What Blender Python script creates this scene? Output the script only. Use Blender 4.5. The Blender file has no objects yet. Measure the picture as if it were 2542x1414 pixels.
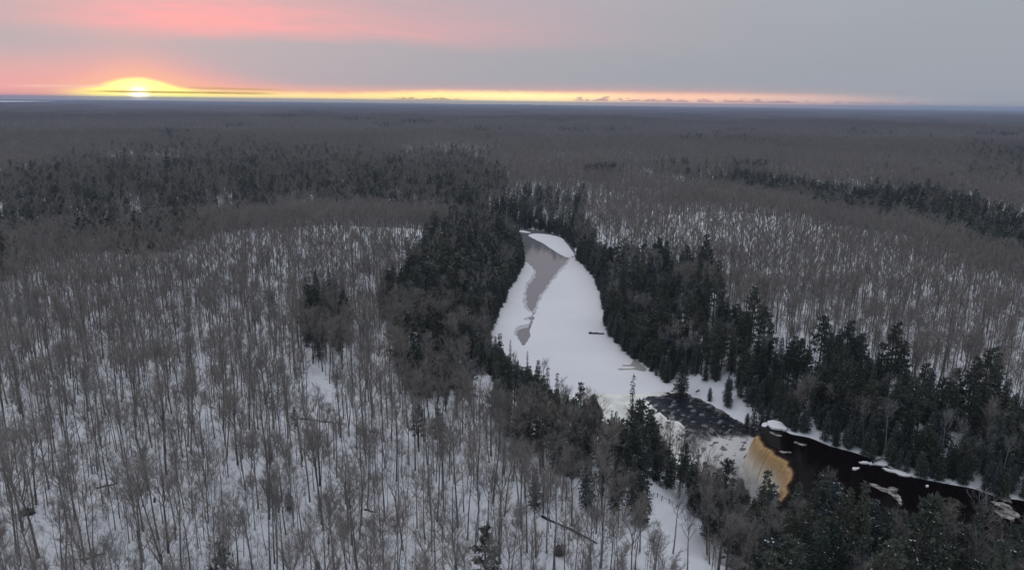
import bpy, math, random
import numpy as np
from mathutils import Matrix, Vector

random.seed(7)
RNG = np.random.default_rng(7)
R = math.radians
C = bpy.context.scene.collection

# ------------------------------------------------------------------ camera
CAM_H = 85.0
PITCH, ROLL, FOC, CX, CY = math.atan(453 / 1815), math.atan(0.0118), 1815.0, 1271.0, 707.0
UP0 = np.array([0, math.sin(PITCH), math.cos(PITCH)])
FW = np.array([0, math.cos(PITCH), -math.sin(PITCH)])
XR = np.array([1.0, 0, 0])
RT = XR * math.cos(ROLL) + UP0 * math.sin(ROLL)
UP = UP0 * math.cos(ROLL) - XR * math.sin(ROLL)
cam_data = bpy.data.cameras.new("camera")
cam_data.sensor_width = 36.0
cam_data.lens = FOC / 2542 * 36.0
cam_data.clip_start, cam_data.clip_end = 1.0, 200000.0
cam = bpy.data.objects.new("camera", cam_data)
m = Matrix.Identity(4)
for i in range(3):
    m[i][0], m[i][1], m[i][2] = RT[i], UP[i], -FW[i]
m[2][3] = CAM_H
cam.matrix_world = m
C.objects.link(cam)
bpy.context.scene.camera = cam

def ray(px, py):
    return FW + (px - CX) / FOC * RT + (CY - py) / FOC * UP
def at(px, py, z=0.0):                       # point of the horizontal plane z seen at a photograph pixel
    d = ray(px, py); t = (z - CAM_H) / d[2]
    return np.array([d[0] * t, d[1] * t, z])
def proj(x, y, z):                           # world -> photograph pixel
    x, y, z = np.asarray(x, float), np.asarray(y, float), np.asarray(z, float) - CAM_H
    dep = x * FW[0] + y * FW[1] + z * FW[2]
    dep = np.where(dep < 1, 1, dep)
    return CX + FOC * (x * RT[0] + y * RT[1] + z * RT[2]) / dep, CY - FOC * (x * UP[0] + y * UP[1] + z * UP[2]) / dep
def azel(px, py):
    d = ray(px, py)
    return math.degrees(math.atan2(d[0], d[1])), math.degrees(math.atan2(d[2], math.hypot(d[0], d[1])))

# ------------------------------------------------------------------ world: overcast dusk sky with a clear burning strip
SUN_AZ = azel(345, 236)[0]
SUN_EL = 1.2
W = bpy.data.worlds.new("World"); bpy.context.scene.world = W
W.use_nodes = True
nt = W.node_tree; nt.nodes.clear()
def N(tree, typ, **kw):
    n = tree.nodes.new(typ)
    for k, v in kw.items(): setattr(n, k, v)
    return n
class E:
    """tiny expression builder over math nodes"""
    tree = None
    def __init__(s, v): s.v = v
    @staticmethod
    def op(o, *a, clamp=False):
        n = E.tree.nodes.new('ShaderNodeMath'); n.operation = o; n.use_clamp = clamp
        for i, x in enumerate(a):
            x = x.v if isinstance(x, E) else x
            if isinstance(x, (int, float)): n.inputs[i].default_value = x
            else: E.tree.links.new(x, n.inputs[i])
        return E(n.outputs[0])
    def __add__(s, o): return E.op('ADD', s, o)
    __radd__ = __add__
    def __sub__(s, o): return E.op('SUBTRACT', s, o)
    def __rsub__(s, o): return E.op('SUBTRACT', o, s)
    def __mul__(s, o): return E.op('MULTIPLY', s, o)
    __rmul__ = __mul__
    def __truediv__(s, o): return E.op('DIVIDE', s, o)
def gauss(x, c, w):
    t = (x - c) / w
    return E.op('EXPONENT', t * t * -1.0)
def sstep(x, a, b):
    n = E.tree.nodes.new('ShaderNodeMapRange'); n.interpolation_type = 'SMOOTHSTEP'
    E.tree.links.new(x.v, n.inputs[0])
    for i, q in ((1, a), (2, b)):
        if isinstance(q, E): E.tree.links.new(q.v, n.inputs[i])
        else: n.inputs[i].default_value = q
    n.inputs[3].default_value, n.inputs[4].default_value = 0.0, 1.0
    return E(n.outputs[0])
def mixc(f, a, b):
    n = E.tree.nodes.new('ShaderNodeMix'); n.data_type = 'RGBA'
    f = f.v if isinstance(f, E) else f
    if isinstance(f, (int, float)): n.inputs[0].default_value = f
    else: E.tree.links.new(f, n.inputs[0])
    for i, q in ((6, a), (7, b)):
        if isinstance(q, tuple): n.inputs[i].default_value = (*q, 1)
        else: E.tree.links.new(q, n.inputs[i])
    return n.outputs[2]
def lin(r, g, b):
    f = lambda c: (c / 255 / 12.92) if c / 255 <= 0.04045 else ((c / 255 + 0.055) / 1.055) ** 2.4
    return (f(r), f(g), f(b))

E.tree = nt
tc = N(nt, 'ShaderNodeTexCoord')
sep = N(nt, 'ShaderNodeSeparateXYZ'); nt.links.new(tc.outputs['Generated'], sep.inputs[0])
dx, dy, dz = E(sep.outputs[0]), E(sep.outputs[1]), E(sep.outputs[2])
az = E.op('ARCTAN2', dx, dy) * (180 / math.pi)
el = E.op('ARCSINE', dz) * (180 / math.pi)
def wnoise(sx, sy, detail=3, rough=0.5, off=0.0):
    cmb = N(nt, 'ShaderNodeCombineXYZ')
    nt.links.new((az * sx + off).v, cmb.inputs[0]); nt.links.new((el * sy).v, cmb.inputs[1])
    n = N(nt, 'ShaderNodeTexNoise'); n.inputs['Scale'].default_value = 1.0
    n.inputs['Detail'].default_value = detail; n.inputs['Roughness'].default_value = rough
    nt.links.new(cmb.outputs[0], n.inputs['Vector'])
    return E(n.outputs[0])
n1 = wnoise(0.07, 0.45, 4, 0.5, 3.0)
n2 = wnoise(0.25, 1.6, 4, 0.55, 11.0)
n3 = wnoise(1.1, 3.0, 4, 0.6, 5.0)
da = az - SUN_AZ
# cloud deck greys: warmer on the sun's side, cooler away from it
warm = E.op('EXPONENT', E.op('POWER', E.op('ABSOLUTE', da) / 26.0, 1.6) * -1.0)
cool_grey = mixc(sstep(el, 1.0, 12.0), lin(154, 160, 169), lin(160, 167, 174))
grey = mixc(warm * 0.8, cool_grey, lin(190, 177, 180))
lilac = gauss(az, 0.0, 16.0) * sstep(el, 1.5, 9.0)
grey = mixc(lilac * 0.55, grey, lin(180, 168, 180))
# high pink veil, lower edge sinking towards the right
edge = el - (4.15 + (n1 - 0.5) * 1.3 - E.op('MAXIMUM', az + 16.0, 0.0) * 0.02)
veil = sstep(edge, -0.5, 0.9) * E.op('EXPONENT', E.op('MAXIMUM', edge - 1.3, 0.0) / -2.6)
veil_az = gauss(az, SUN_AZ + 3.0, 8.5) * 0.80 + gauss(az, -12.0, 14.0) * 0.46
col = mixc(E.op('MULTIPLY', veil * veil_az * (0.35 + n2 * 1.2), 1.0, clamp=True), grey, lin(246, 170, 170))
# pink glow that hugs the horizon and swells over the sun
swell = gauss(da, 0.0, 6.0)
side = sstep(az, 30.0, 8.0)
hp = 0.85 + swell * 1.75 + (n1 - 0.5) * 0.5 + gauss(az, -36.0, 6.0) * 0.5
pink = E.op('EXPONENT', E.op('POWER', E.op('MAXIMUM', el, 0.0) / hp, 2.2) * -1.0) * side
col = mixc(pink * 0.92, col, lin(252, 170, 160))
fringe = E.op('EXPONENT', E.op('POWER', E.op('MAXIMUM', el, 0.0) / (0.75 + gauss(da, 0.0, 3.6) * 1.25), 3.0) * -1.0) * side * sstep(az, -34.0, -29.0)
col = mixc(fringe * 0.75, col, lin(255, 196, 150))
pink2 = gauss(el, 1.6, 1.2) * gauss(az, -37.0, 6.0)
col = mixc(pink2 * 0.5, col, lin(240, 170, 165))
# clear yellow strip under the deck
hy = 0.40 + sstep(az, -14.0, -5.0) * 0.26 + gauss(da, 0.0, 2.4) * 0.80 + (n3 - 0.5) * 0.16 + (n2 - 0.5) * 0.12
ystr = sstep(el, hy + 0.30, hy - 0.20) * sstep(az, -32.0, -28.0) * sstep(az, 27.0, 14.0)
ycol = mixc(sstep(az, -1.0, 11.0), (1.35, 1.02, 0.36), (1.12, 0.66, 0.46))
ycol = mixc(gauss(az, 1.0, 7.0) * 0.6, ycol, (1.5, 1.2, 0.60))
ycol = mixc(gauss(da, 0.0, 5.0), ycol, (1.5, 1.35, 0.30))
col = mixc(ystr, col, ycol)
paleband = gauss(el, 0.35, 0.3) * sstep(az, 34.0, 20.0) * sstep(az, 12.0, 20.0)
col = mixc(paleband * 0.5, col, lin(220, 195, 190))
# the sun itself, half sunk behind the horizon
sun_d = E.op('SQRT', da * da + E.op('POWER', E.op('SUBTRACT', el, 0.15), 2.0) * 1.2)
halo = E.op('EXPONENT', sun_d * -1.4)
col = mixc(E.op('MULTIPLY', halo * ystr, 0.9, clamp=True), col, (1.6, 1.5, 0.9))
core = sstep(sun_d, 0.85, 0.0)
col = mixc(core, col, (3.0, 2.7, 1.9))
# thin dark cloud bars and a far line of small cumulus
def bar(px0, px1, py0, py1, w, dark, power):
    global col
    (a0, e0), (a1, e1) = azel(px0, py0), azel(px1, py1)
    sl = (e1 - e0) / (a1 - a0)
    line = el - (az - a0) * sl - e0
    f = gauss(line, 0.0, w) * sstep(az, a0 - 0.6, a0 + 2.5) * sstep(az, a1 + 0.6, a1 - 2.5)
    col = mixc(E.op('MULTIPLY', f * (0.55 + n3 * 0.9), power, clamp=True), col, dark)
bar(200, 700, 226, 233, 0.075, lin(190, 160, 60), 0.95)
bar(430, 720, 217, 224, 0.065, lin(205, 165, 95), 0.8)
bar(0, 330, 213, 214, 0.08, lin(255, 205, 190), 0.6)
def cumulus(px0, px1, py, top, dark, power):
    global col
    (a0, e0), (a1, e1) = azel(px0, py), azel(px1, py + (px1 - px0) * 0.0118)
    b = (e0 + e1) / 2
    f = sstep(el, b - 0.05, b) * sstep(el - b - (n3 - 0.42) * top, 0.06, -0.06) * sstep(az, a0, a0 + 1.5) * sstep(az, a1, a1 - 1.5)
    col = mixc(f * power, col, dark)
cumulus(960, 1170, 246, 0.9, lin(190, 150, 90), 0.75)
cumulus(1400, 2010, 249, 1.25, lin(196, 150, 150), 0.75)
cumulus(1850, 2320, 254, 1.0, lin(172, 150, 160), 0.6)
# the overcast deck is brighter overhead, as overcast skies are
lift = 1.0 + E.op('MAXIMUM', dz - 0.20, 0.0) * 1.55
lift = lift * (0.975 + n1 * 0.05)
vm = N(nt, 'ShaderNodeVectorMath', operation='SCALE'); nt.links.new(col, vm.inputs[0]); nt.links.new(lift.v, vm.inputs['Scale'])
cool = mixc(sstep(el, 9.0, 40.0), (1.0, 1.0, 1.0), (0.98, 0.995, 1.04))
vm2 = N(nt, 'ShaderNodeVectorMath', operation='MULTIPLY'); nt.links.new(vm.outputs[0], vm2.inputs[0]); nt.links.new(cool, vm2.inputs[1]); vm = vm2
# below the horizon: dim ground tone
gnd = mixc(sstep(el, -0.05, -0.4), vm.outputs[0], (0.06, 0.06, 0.075))
bg = N(nt, 'ShaderNodeBackground'); nt.links.new(gnd, bg.inputs[0]); bg.inputs[1].default_value = 1.05
sky = N(nt, 'ShaderNodeTexSky'); sky.sky_type = 'NISHITA'; sky.sun_disc = False
sky.sun_elevation = R(SUN_EL); sky.sun_rotation = R(SUN_AZ); sky.air_density = 1.5; sky.dust_density = 2.0
bg2 = N(nt, 'ShaderNodeBackground'); nt.links.new(sky.outputs[0], bg2.inputs[0]); bg2.inputs[1].default_value = 0.006
add = N(nt, 'ShaderNodeAddShader'); nt.links.new(bg.outputs[0], add.inputs[0]); nt.links.new(bg2.outputs[0], add.inputs[1])
wo = N(nt, 'ShaderNodeOutputWorld'); nt.links.new(add.outputs[0], wo.inputs['Surface'])
W.cycles.sampling_method = 'MANUAL'; W.cycles.sample_map_resolution = 1024

sd = bpy.data.lights.new("sun", 'SUN'); sd.energy = 0.25; sd.angle = R(10); sd.color = (1.0, 0.62, 0.38)
sun = bpy.data.objects.new("sun", sd); C.objects.link(sun)
sv = Vector((math.sin(R(SUN_AZ)) * math.cos(R(SUN_EL)), math.cos(R(SUN_AZ)) * math.cos(R(SUN_EL)), math.sin(R(SUN_EL))))
sun.rotation_euler = sv.to_track_quat('Z', 'Y').to_euler()
sun.location = (0, 0, 150)

sc = bpy.context.scene
sc.view_settings.view_transform = 'Standard'; sc.view_settings.look = 'None'
sc.view_settings.exposure = 0.0; sc.view_settings.gamma = 1.0; sc.view_settings.use_curve_mapping = False
sc.render.engine = 'CYCLES'
cy = sc.cycles
cy.max_bounces = 4; cy.diffuse_bounces = 3; cy.glossy_bounces = 2; cy.transmission_bounces = 2; cy.volume_bounces = 0
cy.transparent_max_bounces = 4
cy.use_denoising = True
try: cy.denoiser = 'OPENIMAGEDENOISE'; cy.denoising_input_passes = 'RGB_ALBEDO_NORMAL'
except Exception: pass
cy.sample_clamp_indirect = 3.0
sc.render.film_transparent = False

# ------------------------------------------------------------------ helpers
def mat(name, color, rough=0.9, noise=None, var=None, spec=0.2, bump=None):
    """principled material: noise=(scale, color2, detail), var=(color_b) per object random tint"""
    M = bpy.data.materials.new(name); M.use_nodes = True
    t = M.node_tree; E.tree = t
    b = t.nodes['Principled BSDF']
    b.inputs['Roughness'].default_value = rough
    b.inputs['Specular IOR Level'].default_value = spec
    c = color
    tcn = t.nodes.new('ShaderNodeTexCoord')
    if noise:
        n = t.nodes.new('ShaderNodeTexNoise'); n.inputs['Scale'].default_value = noise[0]
        n.inputs['Detail'].default_value = noise[2] if len(noise) > 2 else 3
        t.links.new(tcn.outputs['Object'], n.inputs['Vector'])
        c = mixc(sstep(E(n.outputs[0]), 0.35, 0.65), color, noise[1])
    if var:
        oi = t.nodes.new('ShaderNodeObjectInfo')
        c = mixc(E(oi.outputs['Random']) * 1.0, c, var)
    if isinstance(c, tuple): b.inputs['Base Color'].default_value = (*c, 1)
    else: t.links.new(c, b.inputs['Base Color'])
    if bump:
        n = t.nodes.new('ShaderNodeTexNoise'); n.inputs['Scale'].default_value = bump[0]; n.inputs['Detail'].default_value = 4
        t.links.new(tcn.outputs['Object'], n.inputs['Vector'])
        bp = t.nodes.new('ShaderNodeBump'); bp.inputs['Strength'].default_value = bump[1]; bp.inputs['Distance'].default_value = bump[2]
        t.links.new(n.outputs[0], bp.inputs['Height']); t.links.new(bp.outputs[0], b.inputs['Normal'])
    return M

def mesh(name, V, F, mats=(), fm=None, smooth=False):
    V = np.asarray(V, dtype=np.float32).reshape(-1, 3)
    me = bpy.data.meshes.new(name)
    if isinstance(F, np.ndarray):
        k = F.shape[1]; nf = len(F); flat = F.astype(np.int32).ravel()
        tot = np.full(nf, k, np.int32)
    else:
        tot = np.array([len(f) for f in F], np.int32); nf = len(F)
        flat = np.concatenate([np.asarray(f, np.int32) for f in F]) if nf else np.zeros(0, np.int32)
    me.vertices.add(len(V)); me.vertices.foreach_set('co', V.ravel())
    me.loops.add(len(flat)); me.loops.foreach_set('vertex_index', flat)
    me.polygons.add(nf)
    st = np.concatenate([[0], np.cumsum(tot)[:-1]]).astype(np.int32)
    me.polygons.foreach_set('loop_start', st); me.polygons.foreach_set('loop_total', tot)
    if fm is not None: me.polygons.foreach_set('material_index', np.asarray(fm, np.int32))
    if smooth: me.polygons.foreach_set('use_smooth', np.ones(nf, bool))
    me.update(calc_edges=True)
    if not smooth: me.polygons.foreach_set('use_smooth', np.zeros(nf, bool))
    for q in mats: me.materials.append(q)
    return me

def link(name, me, parent=None, loc=(0, 0, 0), kind=None, label=None, cat=None, group=None):
    o = bpy.data.objects.new(name, me); C.objects.link(o)
    o.location = loc
    if parent is not None: o.parent = parent
    if kind: o['kind'] = kind
    if label: o['label'] = label
    if cat: o['category'] = cat
    if group: o['group'] = group
    return o

class MB:
    def __init__(s): s.v, s.f, s.m = [], [], []
    def add(s, v, f, mi=0):
        b = len(s.v); s.v.extend([tuple(q) for q in v]); s.f.extend([tuple(i + b for i in q) for q in f]); s.m.extend([mi] * len(f))
    def tube(s, P, rad, n=5, mi=0):
        P = [np.asarray(p, float) for p in P]; b = len(s.v)
        L = len(P)
        for i in range(L):
            d = P[min(i + 1, L - 1)] - P[max(i - 1, 0)]; d = d / (np.linalg.norm(d) + 1e-9)
            a = np.cross(d, [0.3, 0.9, 0.1] if abs(d[2]) > 0.7 else [0, 0, 1.0]); a /= np.linalg.norm(a) + 1e-9
            c = np.cross(d, a)
            for k in range(n):
                t = 2 * math.pi * k / n
                s.v.append(tuple(P[i] + rad[i] * (math.cos(t) * a + math.sin(t) * c)))
        for i in range(L - 1):
            for k in range(n):
                k2 = (k + 1) % n
                s.f.append((b + i * n + k, b + i * n + k2, b + (i + 1) * n + k2, b + (i + 1) * n + k)); s.m.append(mi)
        s.f.append(tuple(b + (L - 1) * n + k for k in range(n))); s.m.append(mi)
    def spike(s, p, d, r, mi=0):
        p = np.asarray(p, float); d = np.asarray(d, float); u = d / (np.linalg.norm(d) + 1e-9)
        a = np.cross(u, [0, 0, 1.0] if abs(u[2]) < 0.9 else [1.0, 0, 0]); a /= np.linalg.norm(a) + 1e-9
        c = np.cross(u, a); b = len(s.v)
        for k in range(3):
            t = 2 * math.pi * k / 3
            s.v.append(tuple(p + r * (math.cos(t) * a + math.sin(t) * c)))
        s.v.append(tuple(p + d))
        s.f += [(b, b + 1, b + 3), (b + 1, b + 2, b + 3), (b + 2, b, b + 3)]; s.m += [mi] * 3
    def tuft(s, p, d, L, w, n, rg, mi=0, sp=0.55):
        """n pointed sprays fanning out from p about direction d"""
        p = np.asarray(p, float); d = np.asarray(d, float); d = d / (np.linalg.norm(d) + 1e-9)
        for _ in range(n):
            q = d + rg.normal(0, sp, 3); q /= np.linalg.norm(q) + 1e-9
            a = np.cross(q, rg.normal(0, 1, 3)); a /= np.linalg.norm(a) + 1e-9
            l = L * rg.uniform(0.7, 1.25); ww = w * rg.uniform(0.7, 1.2); b = len(s.v)
            s.v += [tuple(p - a * ww * 0.25), tuple(p + q * l * 0.55 + a * ww * 0.5), tuple(p + q * l), tuple(p + q * l * 0.5 - a * ww * 0.5)]
            s.f.append((b, b + 1, b + 2, b + 3)); s.m.append(mi)
    def mesh(s, name, mats, smooth=False):
        return mesh(name, s.v, s.f, mats, s.m, smooth)

def catmull(P, n, closed=False):
    P = [np.asarray(p, float) for p in P]; out = []
    L = len(P); rng = range(L if closed else L - 1)
    for i in rng:
        if closed: a, b, c, d = P[(i - 1) % L], P[i], P[(i + 1) % L], P[(i + 2) % L]
        else: a, b, c, d = P[max(i - 1, 0)], P[i], P[i + 1], P[min(i + 2, L - 1)]
        for k in range(n):
            t = k / n
            out.append(0.5 * ((2 * b) + (-a + c) * t + (2 * a - 5 * b + 4 * c - d) * t * t + (-a + 3 * b - 3 * c + d) * t ** 3))
    if not closed: out.append(P[-1])
    return np.array(out)

def inside(px, py, poly):
    px, py = np.asarray(px), np.asarray(py); r = np.zeros(px.shape, bool); n = len(poly)
    for i in range(n):
        x1, y1 = poly[i][0], poly[i][1]; x2, y2 = poly[(i + 1) % n][0], poly[(i + 1) % n][1]
        if y1 == y2: continue
        c = ((y1 > py) != (y2 > py)) & (px < (x2 - x1) * (py - y1) / (y2 - y1) + x1)
        r ^= c
    return r
def sdf(X, Y, poly):
    X, Y = np.asarray(X, float), np.asarray(Y, float)
    d = np.full(X.shape, 1e9); n = len(poly)
    for i in range(n):
        a, b = poly[i], poly[(i + 1) % n]
        ex, ey = b[0] - a[0], b[1] - a[1]; L = ex * ex + ey * ey + 1e-9
        t = np.clip(((X - a[0]) * ex + (Y - a[1]) * ey) / L, 0, 1)
        d = np.minimum(d, np.hypot(X - a[0] - t * ex, Y - a[1] - t * ey))
    return np.where(inside(X, Y, poly), -d, d)
def pdist(X, Y, line):
    d = np.full(np.shape(X), 1e9)
    for a, b in zip(line[:-1], line[1:]):
        ex, ey = b[0] - a[0], b[1] - a[1]; L = ex * ex + ey * ey + 1e-9
        t = np.clip(((X - a[0]) * ex + (Y - a[1]) * ey) / L, 0, 1)
        d = np.minimum(d, np.hypot(X - a[0] - t * ex, Y - a[1] - t * ey))
    return d
_ns = [(RNG.uniform(0, 6.28), RNG.uniform(0, 6.28), RNG.uniform(0, 6.28)) for _ in range(40)]
def fbm(X, Y, scale, seed=0, octv=4):
    """smooth pseudo noise in about -1..1"""
    X, Y = np.asarray(X, float) / scale, np.asarray(Y, float) / scale
    out, amp, tot = 0, 1.0, 0
    for o in range(octv):
        for k in range(3):
            a, b, c = _ns[(seed * 7 + o * 3 + k) % 40]
            f = (1.0 + 0.37 * k) * 2 ** o
            out = out + amp * np.sin(f * (X * math.cos(a) + Y * math.sin(a)) * 6.28 + b + 1.7 * np.sin(f * 0.61 * (X * math.cos(c) + Y * math.sin(c)) * 6.28 + a))
            tot += amp
        amp *= 0.55
    return out / tot * 1.8

# ------------------------------------------------------------------ the lie of the river
ZD, ZU = -15.0, -3.0                      # frozen river below the falls, dark river above them
LIP = [at(x, y, ZU)[:2] for x, y in ((1884, 1077), (1903, 1102), (1930, 1124), (1958, 1143), (1972, 1170), (1962, 1210), (1940, 1255), (1905, 1300))]
down_px = [(1000, 577), (1150, 569), (1290, 568), (1345, 572), (1395, 590), (1418, 608), (1424, 640), (1448, 664), (1472, 690), (1490, 735), (1498, 780), (1500, 822),
           (1540, 868), (1590, 905), (1640, 945), (1690, 975), (1735, 995), (1790, 1025), (1838, 1055), (1876, 1086)]
down_px2 = [(1840, 1330), (1800, 1262), (1745, 1205), (1690, 1165), (1640, 1135), (1560, 1105), (1480, 1075), (1400, 1022), (1330, 975), (1262, 925), (1222, 880),
            (1216, 840), (1240, 775), (1270, 715), (1298, 668), (1306, 640), (1302, 612), (1280, 600), (1150, 590), (1000, 596)]
DOWN = [at(x, y, ZD)[:2] for x, y in down_px] + [p + np.array([1.5, 0]) for p in LIP] + [at(x, y, ZD)[:2] for x, y in down_px2]
up_far = [(1893, 1060), (1908, 1050), (1935, 1060), (1962, 1076), (2010, 1086), (2060, 1106), (2125, 1124), (2170, 1142), (2250, 1178), (2350, 1200), (2420, 1213), (2480, 1234), (2560, 1246), (2800, 1310), (3200, 1400)]
up_near = [(3000, 1760), (2700, 1600), (2500, 1490), (2330, 1400), (2170, 1345), (2020, 1322)]
UPR = [at(x, y, ZU)[:2] for x, y in up_far] + [at(x, y, ZU)[:2] for x, y in up_near] + [p for p in LIP[::-1]]
VALLEY = [at(x, y, -14)[:2] for x, y in ((1290, 578), (1150, 568), (950, 556), (700, 556), (400, 578), (100, 606), (-300, 650), (-900, 720))]
CREEK = [at(x, y, -6)[:2] for x, y in ((1700, 482), (1850, 486), (2050, 515), (2250, 545), (2400, 590), (2542, 640), (2900, 740))]
BUMPS = [(*at(760, 610, 0)[:2], 85, 3.5), (*at(980, 590, 0)[:2], 60, 5.0), (*at(400, 660, 0)[:2], 80, 4.0),
         (*at(1750, 560, 0)[:2], 62, 8.0), (*at(1900, 590, 0)[:2], 55, 5.0), (*at(2250, 690, 0)[:2], 50, 2.0)]

def sm(x, a, b):
    t = np.clip((x - a) / (b - a), 0, 1); return t * t * (3 - 2 * t)
def height(X, Y):
    X, Y = np.asarray(X, float), np.asarray(Y, float)
    P = fbm(X, Y, 420, 1, 3) * 2.0 + fbm(X, Y, 90, 2, 3) * 0.7
    P = P + fbm(X, Y, 2600, 3, 3) * 11.0 * sm(Y, 900, 2500) + fbm(X, Y, 800, 6, 2) * 3.5 * sm(Y, 700, 1300)
    for bx, by, br, bh in BUMPS:
        P = P + bh * np.exp(-((X - bx) ** 2 + (Y - by) ** 2) / br ** 2)
    near = (np.hypot(X, Y) < 1500)
    vd = np.full(X.shape, 1e4); cd = vd.copy(); dd = vd.copy(); du = vd.copy()
    if near.any():
        vd[near] = pdist(X[near], Y[near], VALLEY); cd[near] = pdist(X[near], Y[near], CREEK)
        dd[near] = sdf(X[near], Y[near], DOWN); du[near] = sdf(X[near], Y[near], UPR)
    P = P - 14.0 * np.exp(-(vd / 85.0) ** 2) - 8.0 * np.exp(-(cd / 60.0) ** 2)
    P = np.maximum(P, -14.3)
    rough = fbm(X, Y, 26, 5, 3) * 1.4
    a = sm(du, 0.0, 14.0)
    slope = 6.0 * (1 - a) + 0.62 * a
    zd = np.where(dd < 0, ZD - 0.25 + np.maximum(dd * 0.4, -1.6), ZD - 0.25 + 0.12 * np.minimum(dd, 5) + slope * np.maximum(dd - 3.5, 0)) + rough * sm(dd, 4, 14)
    zu = np.where(du < 0, ZU - 0.2 + np.maximum(du * 0.5, -1.2), ZU - 0.2 + 0.20 * np.minimum(du, 6) + 0.42 * np.maximum(du - 4, 0))
    return np.minimum(np.minimum(P, zd), np.maximum(zu, np.where(du < 0, zu, -1e9)))

def axis(fine0, fine1, step, lo, hi, g):
    a = list(np.arange(fine0, fine1 + 0.01, step)); s = step; x = a[-1]
    while x < hi: s *= g; x += s; a.append(x)
    s = step; x = a[0]; b = []
    while x > lo: s *= g; x -= s; b.append(x)
    return np.array(b[::-1] + a)
gx = axis(-120, 260, 2.4, -22000, 22000, 1.07)
gy = axis(120, 620, 2.4, -3000, 25000, 1.06)
GX, GY = np.meshgrid(gx, gy)
GZ = height(GX, GY)
def grid_mesh(name, X, Y, Z, mats, smooth=True):
    ny, nx = X.shape
    V = np.stack([X, Y, Z], -1).reshape(-1, 3)
    i = np.arange(ny - 1)[:, None] * nx + np.arange(nx - 1)[None, :]
    F = np.stack([i, i + 1, i + nx + 1, i + nx], -1).reshape(-1, 4)
    return mesh(name, V, F, mats, None, smooth)
def hz(X, Y):                                # ground height under a point, read off the ground mesh
    X, Y = np.asarray(X, float), np.asarray(Y, float)
    i = np.clip(np.searchsorted(gx, X) - 1, 0, len(gx) - 2); j = np.clip(np.searchsorted(gy, Y) - 1, 0, len(gy) - 2)
    u = (X - gx[i]) / (gx[i + 1] - gx[i]); v = (Y - gy[j]) / (gy[j + 1] - gy[j])
    return (GZ[j, i] * (1 - u) + GZ[j, i + 1] * u) * (1 - v) + (GZ[j + 1, i] * (1 - u) + GZ[j + 1, i + 1] * u) * v
SNOW = mat('snow', (0.80, 0.795, 0.81), 0.85, (0.05, (0.73, 0.73, 0.75)), bump=(0.9, 0.35, 0.5))
link('ground', grid_mesh('ground', GX, GY, GZ, [SNOW]), kind='structure')

# ------------------------------------------------------------------ water, ice, foam
def coord_noise(t, scale, detail=4, rough=0.5, dist=0.0, mapping=None, w=0.0):
    tcn = t.nodes.new('ShaderNodeTexCoord'); n = t.nodes.new('ShaderNodeTexNoise')
    n.inputs['Scale'].default_value = scale; n.inputs['Detail'].default_value = detail; n.inputs['Roughness'].default_value = rough
    n.inputs['Distortion'].default_value = dist
    src = tcn.outputs['Object']
    if mapping:
        mp = t.nodes.new('ShaderNodeMapping'); mp.inputs['Scale'].default_value = mapping[0]; mp.inputs['Rotation'].default_value = (0, 0, R(mapping[1]))
        t.links.new(src, mp.inputs[0]); src = mp.outputs[0]
    t.links.new(src, n.inputs['Vector']); return E(n.outputs[0])
def water_mat(name, base, rough, bstr, bscale, foam=None, spec=0.5):
    M = bpy.data.materials.new(name); M.use_nodes = True; t = M.node_tree; E.tree = t
    b = t.nodes['Principled BSDF']; b.inputs['Roughness'].default_value = rough; b.inputs['IOR'].default_value = 1.33
    b.inputs['Base Color'].default_value = (*base, 1); b.inputs['Specular IOR Level'].default_value = spec
    n = coord_noise(t, bscale, 4, 0.55)
    bp = t.nodes.new('ShaderNodeBump'); bp.inputs['Strength'].default_value = bstr; bp.inputs['Distance'].default_value = 0.25
    t.links.new(n.v, bp.inputs['Height']); t.links.new(bp.outputs[0], b.inputs['Normal'])
    if foam:
        at_ = t.nodes.new('ShaderNodeAttribute'); at_.attribute_name = 'foam'
        f0 = E(at_.outputs['Fac'])
        fn = coord_noise(t, 0.75, 9, 0.72, 1.4, ((1.0, 0.13, 1.0), foam[1]))
        fw = coord_noise(t, 0.16, 3, 0.5, 0.6, ((1.0, 0.22, 1.0), foam[1]))
        f = sstep(fn * 0.75 + fw * 0.25 + (f0 - 0.5) * 0.8, 0.46, 0.86)
        t.links.new(mixc(f, base, foam[0]), b.inputs['Base Color'])
        rr = E.op('MULTIPLY', f, 0.6) + rough
        t.links.new(rr.v, b.inputs['Roughness'])
    return M
SLUSH = water_mat('grey_thin_ice', (0.175, 0.172, 0.172), 0.08, 0.02, 0.3)
RAPID = water_mat('rapids_water', (0.012, 0.014, 0.020), 0.22, 0.9, 0.9, ((0.62, 0.59, 0.56), -12))
TEA = water_mat('tannin_water', (0.0045, 0.0024, 0.0022), 0.12, 0.25, 0.35, None, 0.2); TEA.node_tree.nodes['Principled BSDF'].inputs['IOR'].default_value = 1.15

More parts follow.
